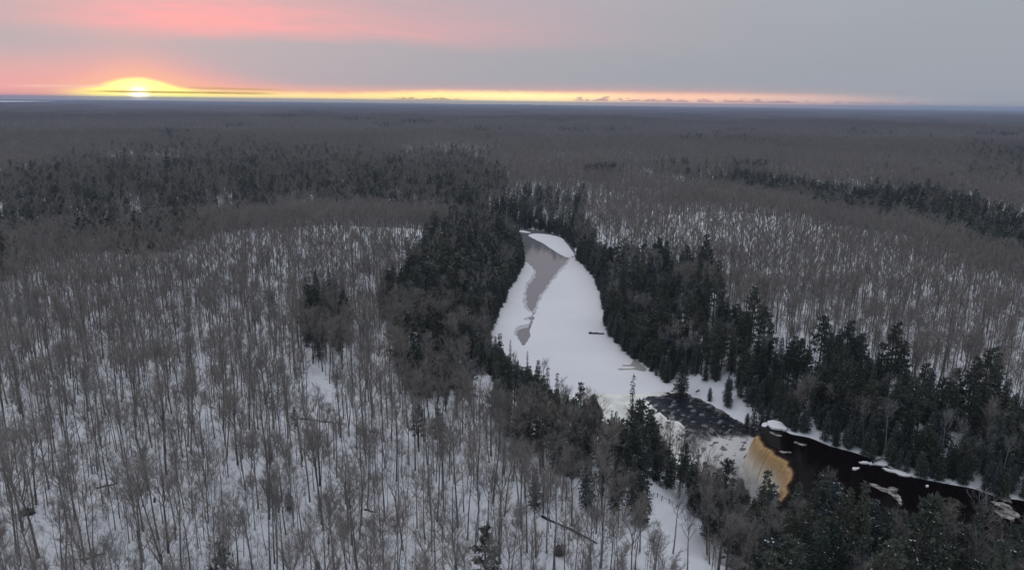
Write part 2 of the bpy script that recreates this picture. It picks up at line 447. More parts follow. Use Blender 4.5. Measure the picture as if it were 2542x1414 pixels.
def water_grid(name, poly, z, step, M, wave=0.0, foamf=None):
    P = np.array(poly); x0, y0 = P.min(0) - 3; x1, y1 = P.max(0) + 3
    X, Y = np.meshgrid(np.arange(x0, x1, step), np.arange(y0, y1, step))
    s = sdf(X, Y, poly)
    Z = np.full(X.shape, z)
    wv = wave(X, Y) if callable(wave) else wave
    Z = Z + wv * (fbm(X, Y, 7.0, 6, 4)) 
    ny, nx = X.shape
    i = np.arange(ny - 1)[:, None] * nx + np.arange(nx - 1)[None, :]
    F = np.stack([i, i + 1, i + nx + 1, i + nx], -1).reshape(-1, 4)
    keep = (s.ravel()[F] < step * 1.2 + 0.8).all(1) 
    F = F[keep]; u, inv = np.unique(F, return_inverse=True); F = inv.reshape(F.shape)
    V = np.stack([X, Y, Z], -1).reshape(-1, 3)[u]
    me = mesh(name, V, F, [M], None, True)
    if foamf is not None:
        a = me.attributes.new('foam', 'FLOAT', 'POINT'); a.data.foreach_set('value', foamf(V[:, 0], V[:, 1]).astype(np.float32))
    return me
# lower river: split at the foot of the rapids into a still reach and the rapids
cut = [at(1540, 1010, ZD)[:2], at(1600, 992, ZD)[:2], at(1650, 975, ZD)[:2], at(1760, 960, ZD)[:2], at(1960, 1000, ZD)[:2], at(2100, 1300, ZD)[:2], at(1700, 1420, ZD)[:2], at(1500, 1150, ZD)[:2]]
link('river', water_grid('river', DOWN, ZD, 3.0, SLUSH), kind='structure')
FALL_FOOT = np.array([p - np.array([3.5, 0.4]) for p in LIP])
def foamf(x, y):
    d = pdist(x, y, FALL_FOOT)
    px, py = proj(x, y, ZD)
    return 1.5 * np.exp(-(d / 15.0) ** 2) + 0.30 + 0.6 * sm(px, 1740, 1800) * sm(py, 1075, 1100) + 0.12 * sm(py, 1040, 1080)
rap_poly = [at(x, y, ZD + 0.1)[:2] for x, y in ((1604, 989), (1622, 983), (1660, 977), (1690, 977), (1735, 996), (1790, 1026), (1838, 1056), (1874, 1086))] + [p - np.array([-1.0, 0]) for p in LIP] + \
           [at(x, y, ZD + 0.1)[:2] for x, y in ((1840, 1320), (1745, 1205), (1700, 1160), (1690, 1080), (1655, 1040), (1630, 1015), (1612, 1000))]
link('rapids', water_grid('rapids', rap_poly, ZD + 0.12, 0.8, RAPID, 0.28, foamf), kind='structure')

def slab(name, pts, z, th, M, jit=0.5, nn=6, scale=3.0, **kw):
    """a sheet of ice or snow with a ragged natural outline and a real edge"""
    P = catmull(pts, nn, True)[:, :2]
    n = len(P); T = np.roll(P, -1, 0) - np.roll(P, 1, 0); T /= np.linalg.norm(T, axis=1)[:, None] + 1e-9
    Nn = np.stack([T[:, 1], -T[:, 0]], 1)
    P = P + Nn * (fbm(P[:, 0], P[:, 1], scale * 4, 8, 4) * jit)[:, None]
    import mathutils
    tri = mathutils.geometry.tessellate_polygon([[Vector((x, y, 0)) for x, y in P]])
    area = sum(P[i][0] * P[(i + 1) % n][1] - P[(i + 1) % n][0] * P[i][1] for i in range(n))
    V = [(x, y, z + th) for x, y in P] + [(x, y, z - 0.1) for x, y in P]
    F = []
    for a, b, c in tri:
        ar = (P[b][0] - P[a][0]) * (P[c][1] - P[a][1]) - (P[c][0] - P[a][0]) * (P[b][1] - P[a][1])
        F.append((a, b, c) if ar > 0 else (a, c, b))
    for i in range(n):
        j = (i + 1) % n
        F.append((i, i + n, j + n, j) if area > 0 else (j, j + n, i + n, i))
    return link(name, mesh(name, V, F, [M]), **kw)
def pxs(L, z): return [at(x, y, z)[:2] for x, y in L]
def icemat(name, c1, c2, sc1, bump=0.3):
    M = mat(name, c1, 0.8, (sc1, c2, 6), bump=(0.5, bump, 0.4)); return M
ICE = icemat('snow_covered_ice', (0.79, 0.775, 0.775), (0.74, 0.73, 0.74), 0.035, 0.3)
CREAM = icemat('cream_foam_ice', (0.86, 0.84, 0.76), (0.66, 0.64, 0.58), 0.14, 0.9)
SLUSHY = icemat('slushy_ice', (0.56, 0.55, 0.57), (0.46, 0.455, 0.47), 0.3)
ice_main = [(1424, 637), (1455, 668), (1478, 688), (1500, 735), (1506, 780), (1510, 820), (1550, 862), (1600, 900), (1650, 940), (1700, 975), (1680, 984), (1655, 978), (1618, 984), (1560, 982), (1480, 984), (1400, 990), (1330, 985), (1250, 935),
            (1215, 880), (1206, 840), (1230, 775), (1262, 712), (1290, 668), (1300, 650), (1316, 658), (1326, 672), (1318, 690), (1306, 705), (1300, 735), (1303, 765), (1322, 779), (1300, 793), (1316, 797), (1303, 806),
            (1284, 812), (1276, 828), (1286, 842), (1296, 856), (1304, 856), (1310, 838), (1318, 820), (1322, 797), (1330, 775), (1340, 745), (1356, 722), (1370, 700), (1388, 678), (1406, 658)]
link_ice = slab('river_ice', pxs(ice_main, ZD), ZD, 0.16, ICE, 0.9, 6, 3.0, kind='structure')
fr = [(x + (-4 if x < 1312 and 655 < y < 860 else 0), y) for x, y in ice_main]
slab('slush_fringe', pxs([(1302, 655), (1322, 664), (1331, 676), (1324, 694), (1312, 708), (1306, 735), (1309, 762), (1326, 781), (1310, 790), (1326, 798), (1310, 812), (1292, 816), (1283, 830), (1293, 848), (1300, 850), (1306, 836), (1313, 818), (1318, 796),
                          (1325, 772), (1335, 742), (1351, 719), (1366, 696), (1383, 674), (1402, 654), (1418, 640), (1440, 660), (1430, 700), (1400, 800), (1380, 900), (1300, 940), (1230, 880), (1240, 780), (1290, 690)], ZD), ZD, 0.05, SLUSHY, 0.7, 6, 2.0, kind='structure')
slab('far_ice', pxs([(1312, 584), (1330, 580), (1365, 583), (1392, 590), (1406, 604), (1420, 622), (1426, 636), (1410, 640), (1388, 630), (1366, 616), (1346, 603), (1328, 594)], ZD), ZD, 0.16, ICE, 0.25, 5, 4.0, kind='structure')
slab('far_shore_ice', pxs([(1276, 572), (1300, 573), (1318, 578), (1306, 578), (1288, 576)], ZD), ZD, 0.3, ICE, 0.2, 4, kind='structure')
slab('foam_ice', pxs([(1300, 983), (1400, 982), (1480, 979), (1560, 979), (1640, 973), (1672, 971), (1690, 975), (1655, 981), (1600, 988), (1618, 1006), (1640, 1028), (1662, 1042), (1690, 1052), (1700, 1082), (1690, 1120), (1690, 1160), (1640, 1140), (1560, 1110), (1480, 1080), (1400, 1030)], ZD), ZD, 0.22, CREAM, 0.7, 6, 2.0, kind='structure')
slab('shore_overflow', pxs([(1571, 894), (1578, 893), (1590, 902), (1604, 914), (1600, 921), (1575, 917), (1562, 917), (1540, 918), (1535, 914), (1570, 913), (1575, 909), (1548, 908), (1546, 905), (1566, 904)], ZD + .2), ZD + 0.1, 0.075, mat('brown_slush', (0.36, 0.34, 0.30), 0.5), 0.25, 5, kind='structure')

slab('upper_river', [at(x, y, ZU)[:2] for x, y in up_far] + [at(x, y, ZU)[:2] for x, y in up_near] + [p + np.array([0.6, 0]) for p in LIP[::-1]], ZU, 0.0, TEA, 0.0, 4, kind='structure')
# snow shelves and foam tongues on the dark river above the falls
def shelf(L, z=ZU, th=0.28, M=ICE, jit=0.6, name='snow_shelf', label=None):
    slab(name, pxs(L, z), z, th, M, jit, 4, 1.2, kind='structure')
q = lambda L: [(2040 + a * .2645, 1040 + b * .2645) for a, b in L]
shelf(q([(560, 458), (700, 482), (830, 508), (960, 512), (1060, 512), (1120, 545), (1215, 590), (1190, 606), (1110, 560), (1050, 550), (900, 548), (780, 534), (600, 480)]))
shelf(q([(455, 412), (560, 402), (640, 408), (760, 424), (900, 448), (1030, 505), (900, 480), (700, 444), (480, 432)]), th=0.25)
shelf(q([(345, 404), (420, 404), (424, 420), (370, 418)]), th=0.3)
shelf(q([(300, 462), (345, 462), (345, 472), (305, 474)]), th=0.3)
shelf(q([(975, 624), (1000, 628), (996, 640), (976, 636)]), th=0.3, jit=0.1)
shelf(q([(1430, 625), (1520, 628), (1650, 690), (1700, 705), (1660, 716), (1560, 676), (1440, 640)]))
FOAM = mat('river_foam', (0.40, 0.37, 0.33), 0.7, (0.7, (0.05, 0.04, 0.035), 7))
shelf(q([(450, 600), (600, 650), (680, 690), (730, 740), (752, 806), (700, 762), (640, 712), (560, 668)]), th=0.05, M=FOAM, jit=0.6, name='foam_tongue')
shelf(q([(620, 640), (700, 640), (728, 662), (690, 680), (640, 668)]), th=0.05, M=FOAM, jit=0.6, name='foam_tongue')
shelf(q([(1590, 765), (1700, 790), (1790, 830), (1805, 868), (1700, 830), (1620, 800)]), th=0.05, M=FOAM, jit=0.6, name='foam_tongue')
shelf(q([(1640, 845), (1780, 872), (1850, 884), (1862, 912), (1806, 960), (1740, 936), (1650, 892)]), th=0.05, M=FOAM, jit=0.6, name='foam_tongue')
shelf(q([(1660, 700), (1740, 735), (1790, 790), (1720, 770), (1650, 740)]), th=0.05, M=FOAM, jit=0.6, name='foam_tongue')
shelf([(1912, 1070), (1934, 1078), (1940, 1083), (1918, 1077)], th=0.04, M=FOAM, jit=0.45, name='foam_tongue')
shelf([(1975, 1096), (2000, 1102), (1998, 1106), (1972, 1099)], th=0.04, M=FOAM, jit=0.45, name='foam_tongue')
shelf([(1935, 1118), (1962, 1122), (1958, 1125), (1936, 1122)], th=0.04, M=FOAM, jit=0.45, name='foam_tongue')
shelf([(1906, 1050), (1916, 1045), (1940, 1052), (1950, 1062), (1946, 1070), (1920, 1064)], z=ZU + .05, th=0.45, jit=0.7, name='snow_mound')

# ------------------------------------------------------------------ waterfall
Lc = catmull([np.array([*p, 0]) for p in LIP], 16)[:, :2]
Lc = Lc + np.stack([.30 * np.sin(np.arange(len(Lc)) * .31) + .18 * np.sin(np.arange(len(Lc)) * .53 + 1), 0 * Lc[:, 0]], 1)
T = np.gradient(Lc, axis=0); T /= np.linalg.norm(T, axis=1)[:, None]
Nf = np.stack([T[:, 1], -T[:, 0]], 1)                      # outwards, downstream
if Nf[:, 0].mean() > 0: Nf = -Nf
Nf = Nf * 0.6 + np.array([-0.75, -0.1]); Nf /= np.linalg.norm(Nf, axis=1)[:, None]
V, rows = [], 22
u_ = np.cumsum(np.concatenate([[0], np.linalg.norm(np.diff(Lc, axis=0), axis=1)]))
for j in range(rows + 1):
    t = j / rows
    if t < 0.18: o, dzv = -1.0 + 1.4 * (t / 0.18), 0.06 - 0.25 * (t / 0.18) ** 2
    else:
        s_ = (t - 0.18) / 0.82; o, dzv = 0.4 + 4.4 * s_ ** 0.6, -0.19 - 12.0 * s_ ** 1.15
    rip = 0.22 * np.sin(u_ * 2.1 + 1.3 * np.sin(u_ * .7)) + 0.12 * np.sin(u_ * 5.3 + 2)
    for i in range(len(Lc)):
        oo = o + rip[i] * min(1, t * 2) 
        V.append((Lc[i][0] + Nf[i][0] * oo, Lc[i][1] + Nf[i][1] * oo, ZU + dzv + 0.05))
nx = len(Lc)
F = [(j * nx + i, j * nx + i + 1, (j + 1) * nx + i + 1, (j + 1) * nx + i) for j in range(rows) for i in range(nx - 1)]
FALLM = bpy.data.materials.new('amber_falling_water'); FALLM.use_nodes = True; t = FALLM.node_tree; E.tree = t
b = t.nodes['Principled BSDF']; b.inputs['Roughness'].default_value = 0.4; b.inputs['Specular IOR Level'].default_value = 0.2; b.inputs['IOR'].default_value = 1.15
g = t.nodes.new('ShaderNodeNewGeometry'); sp = t.nodes.new('ShaderNodeSeparateXYZ'); t.links.new(g.outputs['Position'], sp.inputs[0])
zz = E(sp.outputs[2])
n = coord_noise(t, 1.0, 5, 0.6, 0.2, ((1.6, 2.2, 0.30), 0))
drop = sstep(zz + (n - 0.5) * 6.0, -4.5, -11.0)
lipf = sstep(zz + (n - 0.5) * 0.7, -3.0, -3.5)
c0 = mixc(sstep(n, 0.35, 0.7), (0.40, 0.235, 0.095), (0.56, 0.39, 0.22))
c1 = mixc(lipf, (0.008, 0.003, 0.002), c0)
c2 = mixc(drop, c1, (0.86, 0.78, 0.64))
t.links.new(c2, b.inputs['Base Color'])
bp = t.nodes.new('ShaderNodeBump'); bp.inputs['Strength'].default_value = 0.25; bp.inputs['Distance'].default_value = 0.3
t.links.new(n.v, bp.inputs['Height']); t.links.new(bp.outputs[0], b.inputs['Normal'])
link('waterfall', mesh('waterfall', V, F, [FALLM], None, True), label='amber brown waterfall curving over the ledge where the dark river drops', cat='waterfall')
# billowing foam and spray-ice at its foot
fm = MB(); rg = np.random.default_rng(3)
for k in range(900):
    i = rg.integers(0, nx); o = rg.uniform(3.4, 13.0) * rg.uniform(0.4, 1)
    p = Lc[i] + Nf[i] * o + rg.normal(0, .6, 2); r = rg.uniform(0.3, 1.5) * (1.5 - o / 12)
    b0 = len(fm.v); n_ = 6
    for a in range(n_):
        th = 6.283 * a / n_; q_ = rg.uniform(.8, 1.2) * r
        fm.v.append((p[0] + q_ * math.cos(th), p[1] + q_ * math.sin(th), ZD - 0.2))
    for a in range(n_):
        th = 6.283 * a / n_ + .3; q_ = rg.uniform(.5, .8) * r
        fm.v.append((p[0] + q_ * math.cos(th), p[1] + q_ * math.sin(th), ZD + 0.2 + r * 0.9))
    fm.v.append((p[0], p[1], ZD + 0.25 + r * 1.35))
    for a in range(n_):
        a2 = (a + 1) % n_
        fm.f += [(b0 + a, b0 + a2, b0 + n_ + a2, b0 + n_ + a), (b0 + n_ + a, b0 + n_ + a2, b0 + 2 * n_)]; fm.m += [0, 0]
link('foam', fm.mesh('foam', [mat('white_water_foam', (0.84, 0.80, 0.72), 0.7)], True), kind='stuff')
# drifting spray over the plunge pool: a real thin volume
sv_, sf_ = [], []
for j in range(9):
    for i in range(16):
        ph, th = math.pi * j / 8, 6.2832 * i / 16
        sv_.append((math.sin(ph) * math.cos(th), math.sin(ph) * math.sin(th), math.cos(ph)))
sf_ = [(j * 16 + i, (j + 1) * 16 + i, (j + 1) * 16 + (i + 1) % 16, j * 16 + (i + 1) % 16) for j in range(8) for i in range(16)]
SPR = bpy.data.materials.new('spray_air'); SPR.use_nodes = True; t = SPR.node_tree; t.nodes.clear(); E.tree = t
tco = t.nodes.new('ShaderNodeTexCoord'); ln_ = t.nodes.new('ShaderNodeVectorMath'); ln_.operation = 'LENGTH'; t.links.new(tco.outputs['Object'], ln_.inputs[0])
nn_ = coord_noise(t, 2.2, 3, .6)
den = E.op('MAXIMUM', 1.0 - E(ln_.outputs['Value']) + (nn_ - 0.5) * 0.7, 0.0) * 0.22
pvs = t.nodes.new('ShaderNodeVolumePrincipled'); pvs.inputs['Color'].default_value = (0.96, 0.95, 0.94, 1); t.links.new(den.v, pvs.inputs['Density'])
mo = t.nodes.new('ShaderNodeOutputMaterial'); t.links.new(pvs.outputs[0], mo.inputs['Volume'])
lm_ = Lc[:int(nx * .75)].mean(0)
so_ = link('spray', mesh('spray', sv_, sf_, [SPR]), loc=(lm_[0] - 9.5, lm_[1], ZD + 2.5), kind='stuff'); so_.scale = (9.5, 17.0, 6.5)
# rock ledge behind the water
V = []; lv = [(ZU - 0.35, -2.5), (ZU - 0.5, 0.1), (-7.0, 0.5), (-7.1, 1.3), (-11.0, 1.6), (-11.1, 2.4), (-16.0, 2.6)]
for z, o in lv:
    for i in range(nx):
        jj = 0.35 * math.sin(i * 1.9 + z) + 0.2 * math.sin(i * 4.1 + z * 3)
        V.append((Lc[i][0] + Nf[i][0] * (o + jj), Lc[i][1] + Nf[i][1] * (o + jj), z))
F = [(j * nx + i, j * nx + i + 1, (j + 1) * nx + i + 1, (j + 1) * nx + i) for j in range(len(lv) - 1) for i in range(nx - 1)]
ROCK = mat('sandstone', (0.045, 0.038, 0.035), 0.85, (0.6, (0.022, 0.020, 0.020), 6), bump=(1.5, 0.8, 0.3))
link('cliff', mesh('cliff', V, F, [ROCK]), kind='structure')

# rocks breaking the rapids' right edge and the shore
def rock_mesh(seed, n=9, rings=5):
    rg = np.random.default_rng(seed); V, F = [], []
    for j in range(rings):
        ph = math.pi * 0.5 * j / (rings - 1)
        for i in range(n):
            th = 6.283 * i / n; r = math.cos(ph) * 0.98 + 0.02; r *= rg.uniform(.8, 1.15)
            V.append((r * math.cos(th), r * math.sin(th), math.sin(ph) * rg.uniform(.85, 1.1) - 0.15))
    for j in range(rings - 1):
        for i in range(n):
            i2 = (i + 1) % n; F.append((j * n + i, j * n + i2, (j + 1) * n + i2, (j + 1) * n + i))
    F.append(tuple((rings - 1) * n + i for i in range(n)))
    return V, F
RM = []
for s in range(3):
    V, F = rock_mesh(40 + s); cap = [1 if max(V[i][2] for i in f) > 0.55 and s != 1 else 0 for f in F]
    RM.append(mesh('boulder', V, F, [ROCK, SNOW], cap))
rk = [(1682, 982, 2.6), (1722, 996, 1.3), (1762, 1015, 1.1), (1794, 1030, 1.4), (1822, 1046, 1.2), (1834, 1052, 1.0), (1850, 1065, 1.2), (1866, 1080, 1.5), (1898, 1056, 2.0), (1782, 1026, .8),
      (1700, 988, 1.2), (1744, 1006, 1.0), (1652, 978, 1.0)]
rlab = ['largest dark rock at the head of the rapids by the white ice', 'dark rock third from the head of the rapids on the snowy shore', 'dark rock midway along the snowy edge of the rapids', 'flat dark rock past midway along the rapids edge',
        'dark rock on the rapids edge above the lowest trio', 'small dark rock leading the lowest trio on the rapids edge', 'middle rock of the lowest trio beside the rapids', 'dark rock touching the top corner of the amber waterfall',
        'snow topped rock behind the upper lip of the waterfall', 'smallest dark rock midway on the rapids edge', 'second rock from the head of the rapids', 'fourth rock from the head of the rapids', 'small rock on the ice at the tip of the rapids']
for i, (x, y, s) in enumerate(rk):
    z = ZU if i == 8 else ZD
    p = at(x, y, z)
    o = link('boulder', RM[1 if i != 8 else 0], loc=(p[0], p[1], z), label=rlab[i], cat='rock', group='dark rocks along the rapids')
    o.scale = (s * 1.3, s * .6, s * 0.38); o.rotation_euler = (0, 0, i * 1.3)

# ------------------------------------------------------------------ tree prototypes
BARK = mat('grey_brown_bark', (0.085, 0.076, 0.072), 0.9, (3.0, (0.055, 0.050, 0.048)), var=(0.175, 0.162, 0.155))
TWIG = mat('bare_twigs', (0.265, 0.228, 0.203), 0.9, None, var=(0.200, 0.187, 0.177))
PALE = mat('pale_bark', (0.30, 0.28, 0.26), 0.85, (2.0, (0.17, 0.155, 0.145)))
PALETW = mat('pale_twigs', (0.25, 0.25, 0.25), 0.9, None, var=(0.19, 0.19, 0.20))
NEEDLE = mat('dark_needles', (0.052, 0.066, 0.052), 0.8, (0.35, (0.034, 0.048, 0.044)), var=(0.098, 0.104, 0.078))
NEEDLEB = mat('blue_green_needles', (0.090, 0.112, 0.114), 0.8, (0.4, (0.058, 0.074, 0.078)), var=(0.070, 0.084, 0.078))
CTRUNK = mat('conifer_bark', (0.055, 0.045, 0.04), 0.9)
BSNOW = mat('branch_snow', (0.55, 0.57, 0.62), 0.85)
LEAFB = mat('tan_leaves', (0.20, 0.145, 0.115), 0.9, None, var=(0.13, 0.115, 0.105))

def rot_about(d, ang, rg):
    a = np.cross(d, rg.normal(0, 1, 3)); a /= np.linalg.norm(a) + 1e-9
    return d * math.cos(ang) + a * math.sin(ang)
def hardwood(seed, h, r0, cb, cw, ntwig, tw_r, tw_l, lod=0, lean=0.0, fork=False):
    """returns trunk MB and crown MB of a leafless tree"""
    rg = np.random.default_rng(seed); tr, cr = MB(), MB()
    n = 9 if lod == 0 else 4
    la = rg.uniform(0, 6.28); lean = lean + rg.uniform(0, 0.05)
    w1, w2 = rg.uniform(0, 6.28), rg.uniform(0, 6.28)
    def axis_p(t):
        z = t * h
        return np.array([math.cos(la) * lean * z + 0.22 * math.sin(t * 5 + w1) * t * (h / 15), math.sin(la) * lean * z + 0.22 * math.sin(t * 4.3 + w2) * t * (h / 15), z])
    ts = np.linspace(0, 1, n)
    top = 0.62 if fork else 0.93
    P = [axis_p(t * top) for t in ts]; P[0] = P[0] - np.array([0, 0, 0.4])
    rad = [r0 * (1 - 0.78 * t * (0.8 if fork else 1)) * (1.25 if t == 0 else 1) for t in ts]
    tr.tube(P, rad, 6 if lod == 0 else 3)
    nl = (11 if lod == 0 else 5)
    if cw < 1.6: nl = 7 if lod == 0 else 3
    bones = []
    for k in range(nl):
        f = cb + (0.90 - cb) * ((k + rg.uniform(0, .9)) / nl)
        if fork: f = min(f, 0.60) if k < 4 else f * 0.98
        base = axis_p(min(f, top)); azm = k * 2.4 + rg.uniform(-.5, .5)
        tilt = rg.uniform(0.45, 0.85) * (1.05 - 0.5 * (f - cb) / (1 - cb))
        L = cw * rg.uniform(0.85, 1.25) * (1.15 - 0.55 * (f - cb) / (0.95 - cb)) / math.sin(max(tilt, .35)) * .8
        L = min(L, (h * 1.02 - base[2]) * 1.05 / math.cos(tilt * 0.8) if tilt < 1.2 else L)
        d = np.array([math.cos(azm) * math.sin(tilt), math.sin(azm) * math.sin(tilt), math.cos(tilt)])
        pts = [base]; segs = 4 if lod == 0 else 2
        for s in range(segs):
            d = d + np.array([0, 0, 0.13]) + rg.normal(0, .09, 3); d /= np.linalg.norm(d)
            pts.append(pts[-1] + d * L / segs)
        rb = r0 * (0.42 if fork and k < 4 else 0.26) * (1.1 - 0.5 * f)
        rr = [rb * (1 - 0.8 * s / segs) for s in range(segs + 1)]
        cr.tube(pts, rr, 4 if lod == 0 else 3, 0)
        bones.append((pts, rr))
        if lod == 0:
            for s in range(rg.integers(4, 6)):
                q = rg.uniform(0.25, 0.95) * segs; i = min(int(q), segs - 1); p0 = pts[i] + (pts[i + 1] - pts[i]) * (q - i)
                dd = rot_about(d, rg.uniform(.4, .9), rg); dd[2] = abs(dd[2]) * .8 + .15; dd /= np.linalg.norm(dd)
                l2 = L * rg.uniform(.28, .5); p1 = p0 + dd * l2 * .5; dd2 = dd + rg.normal(0, .2, 3) + [0, 0, .15]; p2 = p1 + dd2 / np.linalg.norm(dd2) * l2 * .5
                cr.tube([p0, p1, p2], [rb * .4, rb * .26, rb * .08], 3, 0)
                bones.append(([p0, p1, p2], None))
    # top leader carries twigs as well
    bones.append(([axis_p(cb + (top - cb) * .4), axis_p(top)], None))
    for k in range(ntwig):
        pts, _ = bones[rg.integers(0, len(bones))]
        q = (rg.uniform(0.15, 1) ** 0.7) * (len(pts) - 1); i = min(int(q), len(pts) - 2)
        p0 = pts[i] + (pts[i + 1] - pts[i]) * (q - i)
        d = pts[i + 1] - pts[i]; d = d / (np.linalg.norm(d) + 1e-9)
        d = rot_about(d, rg.uniform(.2, 1.0), rg) + np.array([0, 0, .3]); d /= np.linalg.norm(d)
        l = tw_l * rg.uniform(.5, 1.3)
        cr.spike(p0, d * l, tw_r, 1)
        if lod == 0 and rg.random() < .8:
            d2 = rot_about(d, rg.uniform(.4, .9), rg); cr.spike(p0 + d * l * .4, d2 * l * .6, tw_r * .6, 1)
    return tr, cr

def spruce(seed, h, rad, nw, nb, snow, lod=0, bare=0.08, dens=1.0, droop=0.25, shape=0.9):
    rg = np.random.default_rng(seed); tr, cr = MB(), MB()
    tr.tube([(0, 0, -.4), (rg.normal(0, .05), rg.normal(0, .05), h * .5), (0, 0, h)], [h * .013 + .04, h * .008 + .02, .015], 5 if lod == 0 else 3)
    for w in range(nw):
        t = (w + rg.uniform(0, .5)) / nw
        z = h * (bare + (1 - bare) * t)
        Lr = rad * (1 - t) ** shape * rg.uniform(.75, 1.1) + 0.12
        if t < .12: Lr *= .75
        k0 = rg.uniform(0, 6.28); nbb = max(3, int(nb * (1 - .4 * t)))
        for b_ in range(nbb):
            if rg.random() > dens: continue
            a = k0 + 6.283 * b_ / nbb + rg.normal(0, .15); L = Lr * rg.uniform(.65, 1.15)
            up = 0.35 * t - droop * (1 - t)
            d = np.array([math.cos(a), math.sin(a), up]); d /= np.linalg.norm(d)
            steps = max(1, int(round(L / (.45 if lod == 0 else 1.3))))
            for s in range(steps):
                f = (s + .35) / steps
                p = np.array([0, 0, z]) + d * L * f + np.array([0, 0, .10 * math.sin(f * 3.1) * L])
                sz = (.54 if lod == 0 else 1.25) * (0.75 + 0.4 * rg.random()) * (1.0 if rad > 1.2 else .7)
                cr.tuft(p, d + np.array([0, 0, -.12]), sz * 1.2, sz * (.46 if lod == 0 else .62), 4 if lod == 0 else 2, rg, 0, .5)
                if rg.random() < snow * 1.3 * (0.5 + f) and lod < 2:
                    b0 = len(cr.v); sx = np.array([-d[1], d[0], 0]) * sz * .17; o = np.array([0, 0, .20]); dl = d * sz * .45
                    cr.v += [tuple(p + o - sx * .7), tuple(p + o + dl - sx * .4), tuple(p + o + dl * 1.1 + sx * .4 - [0, 0, .05]), tuple(p + o + sx * .8 - [0, 0, .04])]
                    cr.f.append((b0, b0 + 1, b0 + 2, b0 + 3)); cr.m.append(1)
    cr.tuft((0, 0, h - .3), (0, 0, 1), .6, .2, 3, rg, 0, .15)
    return tr, cr

def pine(seed, h, rad, snow, lod=0, bare=0.35, nlimb=22):
    """irregular crown: limbs carrying separate plumes"""
    rg = np.random.default_rng(seed); tr, cr = MB(), MB()
    tr.tube([(0, 0, -.4), (rg.normal(0, .15), rg.normal(0, .15), h * .5), (rg.normal(0, .2), 0, h * .97)], [h * .014 + .04, h * .01 + .02, .03], 6 if lod == 0 else 3)
    for k in range(nlimb):
        t = k / nlimb + rg.uniform(-.02, .02); z = h * (bare + (1 - bare) * t)
        env = math.sin(min(1, (t + .22)) * math.pi * .98) ** .6 if t < .78 else (1 - t) * 2.2
        L = rad * max(.25, env) * rg.uniform(.6, 1.15); a = k * 2.4 + rg.normal(0, .4)
        d = np.array([math.cos(a), math.sin(a), rg.uniform(.0, .45) + .3 * t]); d /= np.linalg.norm(d)
        base = np.array([0, 0, z]); 
        if lod == 0: cr.tube([base, base + d * L * .9], [.06, .02], 3, 0)
        npl = int((6 + L * 4.2) * (1 if lod == 0 else .5))
        for s in range(npl):
            f = rg.uniform(.25, 1.0); p = base + d * L * f + rg.normal(0, .32, 3) * np.array([1, 1, .6])
            sz = rg.uniform(.42, .74) * (1 if lod == 0 else 2.0)
            cr.tuft(p, d * .5 + np.array([0, 0, .35]), sz, sz * .42, 6 if lod == 0 else 3, rg, 0, .8)
            if rg.random() < snow and lod < 2:
                b0 = len(cr.v); q_ = p + [0, 0, sz * .55]; e = sz * .26
                cr.v += [tuple(q_ + [-e, -e * .5, 0]), tuple(q_ + [e, -e * .6, -.04]), tuple(q_ + [e * .8, e * .5, 0]), tuple(q_ + [-e * .6, e * .6, -.05])]
                cr.f.append((b0, b0 + 1, b0 + 2, b0 + 3)); cr.m.append(1)
    return tr, cr

def joined(tr, cr, mtr, mcr):
    """one mesh of trunk and crown for massed far trees"""
    V = list(tr.v) + list(cr.v); b0 = len(tr.v)
    F = list(tr.f) + [tuple(i + b0 for i in f) for f in cr.f]
    return V, F, [0] * len(tr.f) + [1 + q_ for q_ in cr.m], [mtr] + mcr

PROTO = {}
def reg(kind, gen, mtr, mcr, split=True, nm='tree'):
    tr, cr = gen
    V, F, fm_, ms = joined(tr, cr, mtr, mcr)
    d = {'join': mesh(nm, V, F, ms, fm_)}
    if split:
        d['trunk'] = tr.mesh('trunk', [mtr])
        mats_present = sorted(set(cr.m))
        d['crown'] = cr.mesh('crown', mcr)
    PROTO.setdefault(kind, []).append(d)
HC = [BARK, TWIG]; PC = [PALE, PALETW]
for s, (h, r0, cb, cw) in enumerate([(17.5, .19, .46, 3.6), (19, .22, .50, 3.4), (16.5, .16, .44, 3.1), (18, .17, .54, 2.9), (15, .14, .45, 2.6), (19.5, .25, .48, 4.1), (18, .15, .62, 2.3), (13.5, .12, .35, 2.8), (17, .21, .36, 4.3), (20, .20, .60, 2.7)]):
    reg('hard', hardwood(100 + s, h, r0, cb, cw, 680, .018, 1.3, 0, fork=(s in (0, 5, 8)), lean=(.10 if s in (3, 7) else 0)), BARK, HC)
for s, (h, r0, cb, cw) in enumerate([(11, .065, .48, 1.4), (13, .085, .52, 1.5), (9, .055, .42, 1.2), (7, .045, .33, 1.1), (12, .075, .56, 1.2)]):
    reg('pole', hardwood(200 + s, h, r0, cb, cw, 110, .016, .9, 0, lean=.03), BARK, HC)
for s, (h, r0, cb, cw) in enumerate([(18, .20, .5, 3.0), (16, .17, .45, 2.7)]):
    reg('pale', hardwood(300 + s, h, r0, cb, cw, 260, .022, 1.2, 0, lean=.05, fork=True), PALE, PC)
for s, (h, r0, cb, cw) in enumerate([(17, .17, .38, 3.4), (18.5, .19, .42, 3.2), (15.5, .15, .38, 2.9), (16.5, .17, .44, 3.0)]):
    reg('hardfar', hardwood(400 + s, h, r0, cb, cw, 170, .055, 2.0, 1), BARK, HC, False)
for s, (h, r0, cb, cw) in enumerate([(17, .2, .45, 2.9), (15.5, .18, .42, 2.6)]):
    reg('palefar', hardwood(450 + s, h, r0, cb, cw, 125, .055, 1.9, 1), PALE, PC, False)
NC = [NEEDLE, BSNOW]; NB = [NEEDLEB, BSNOW]
reg('spruce', spruce(500, 15, 2.9, 24, 9, .06), CTRUNK, NC)
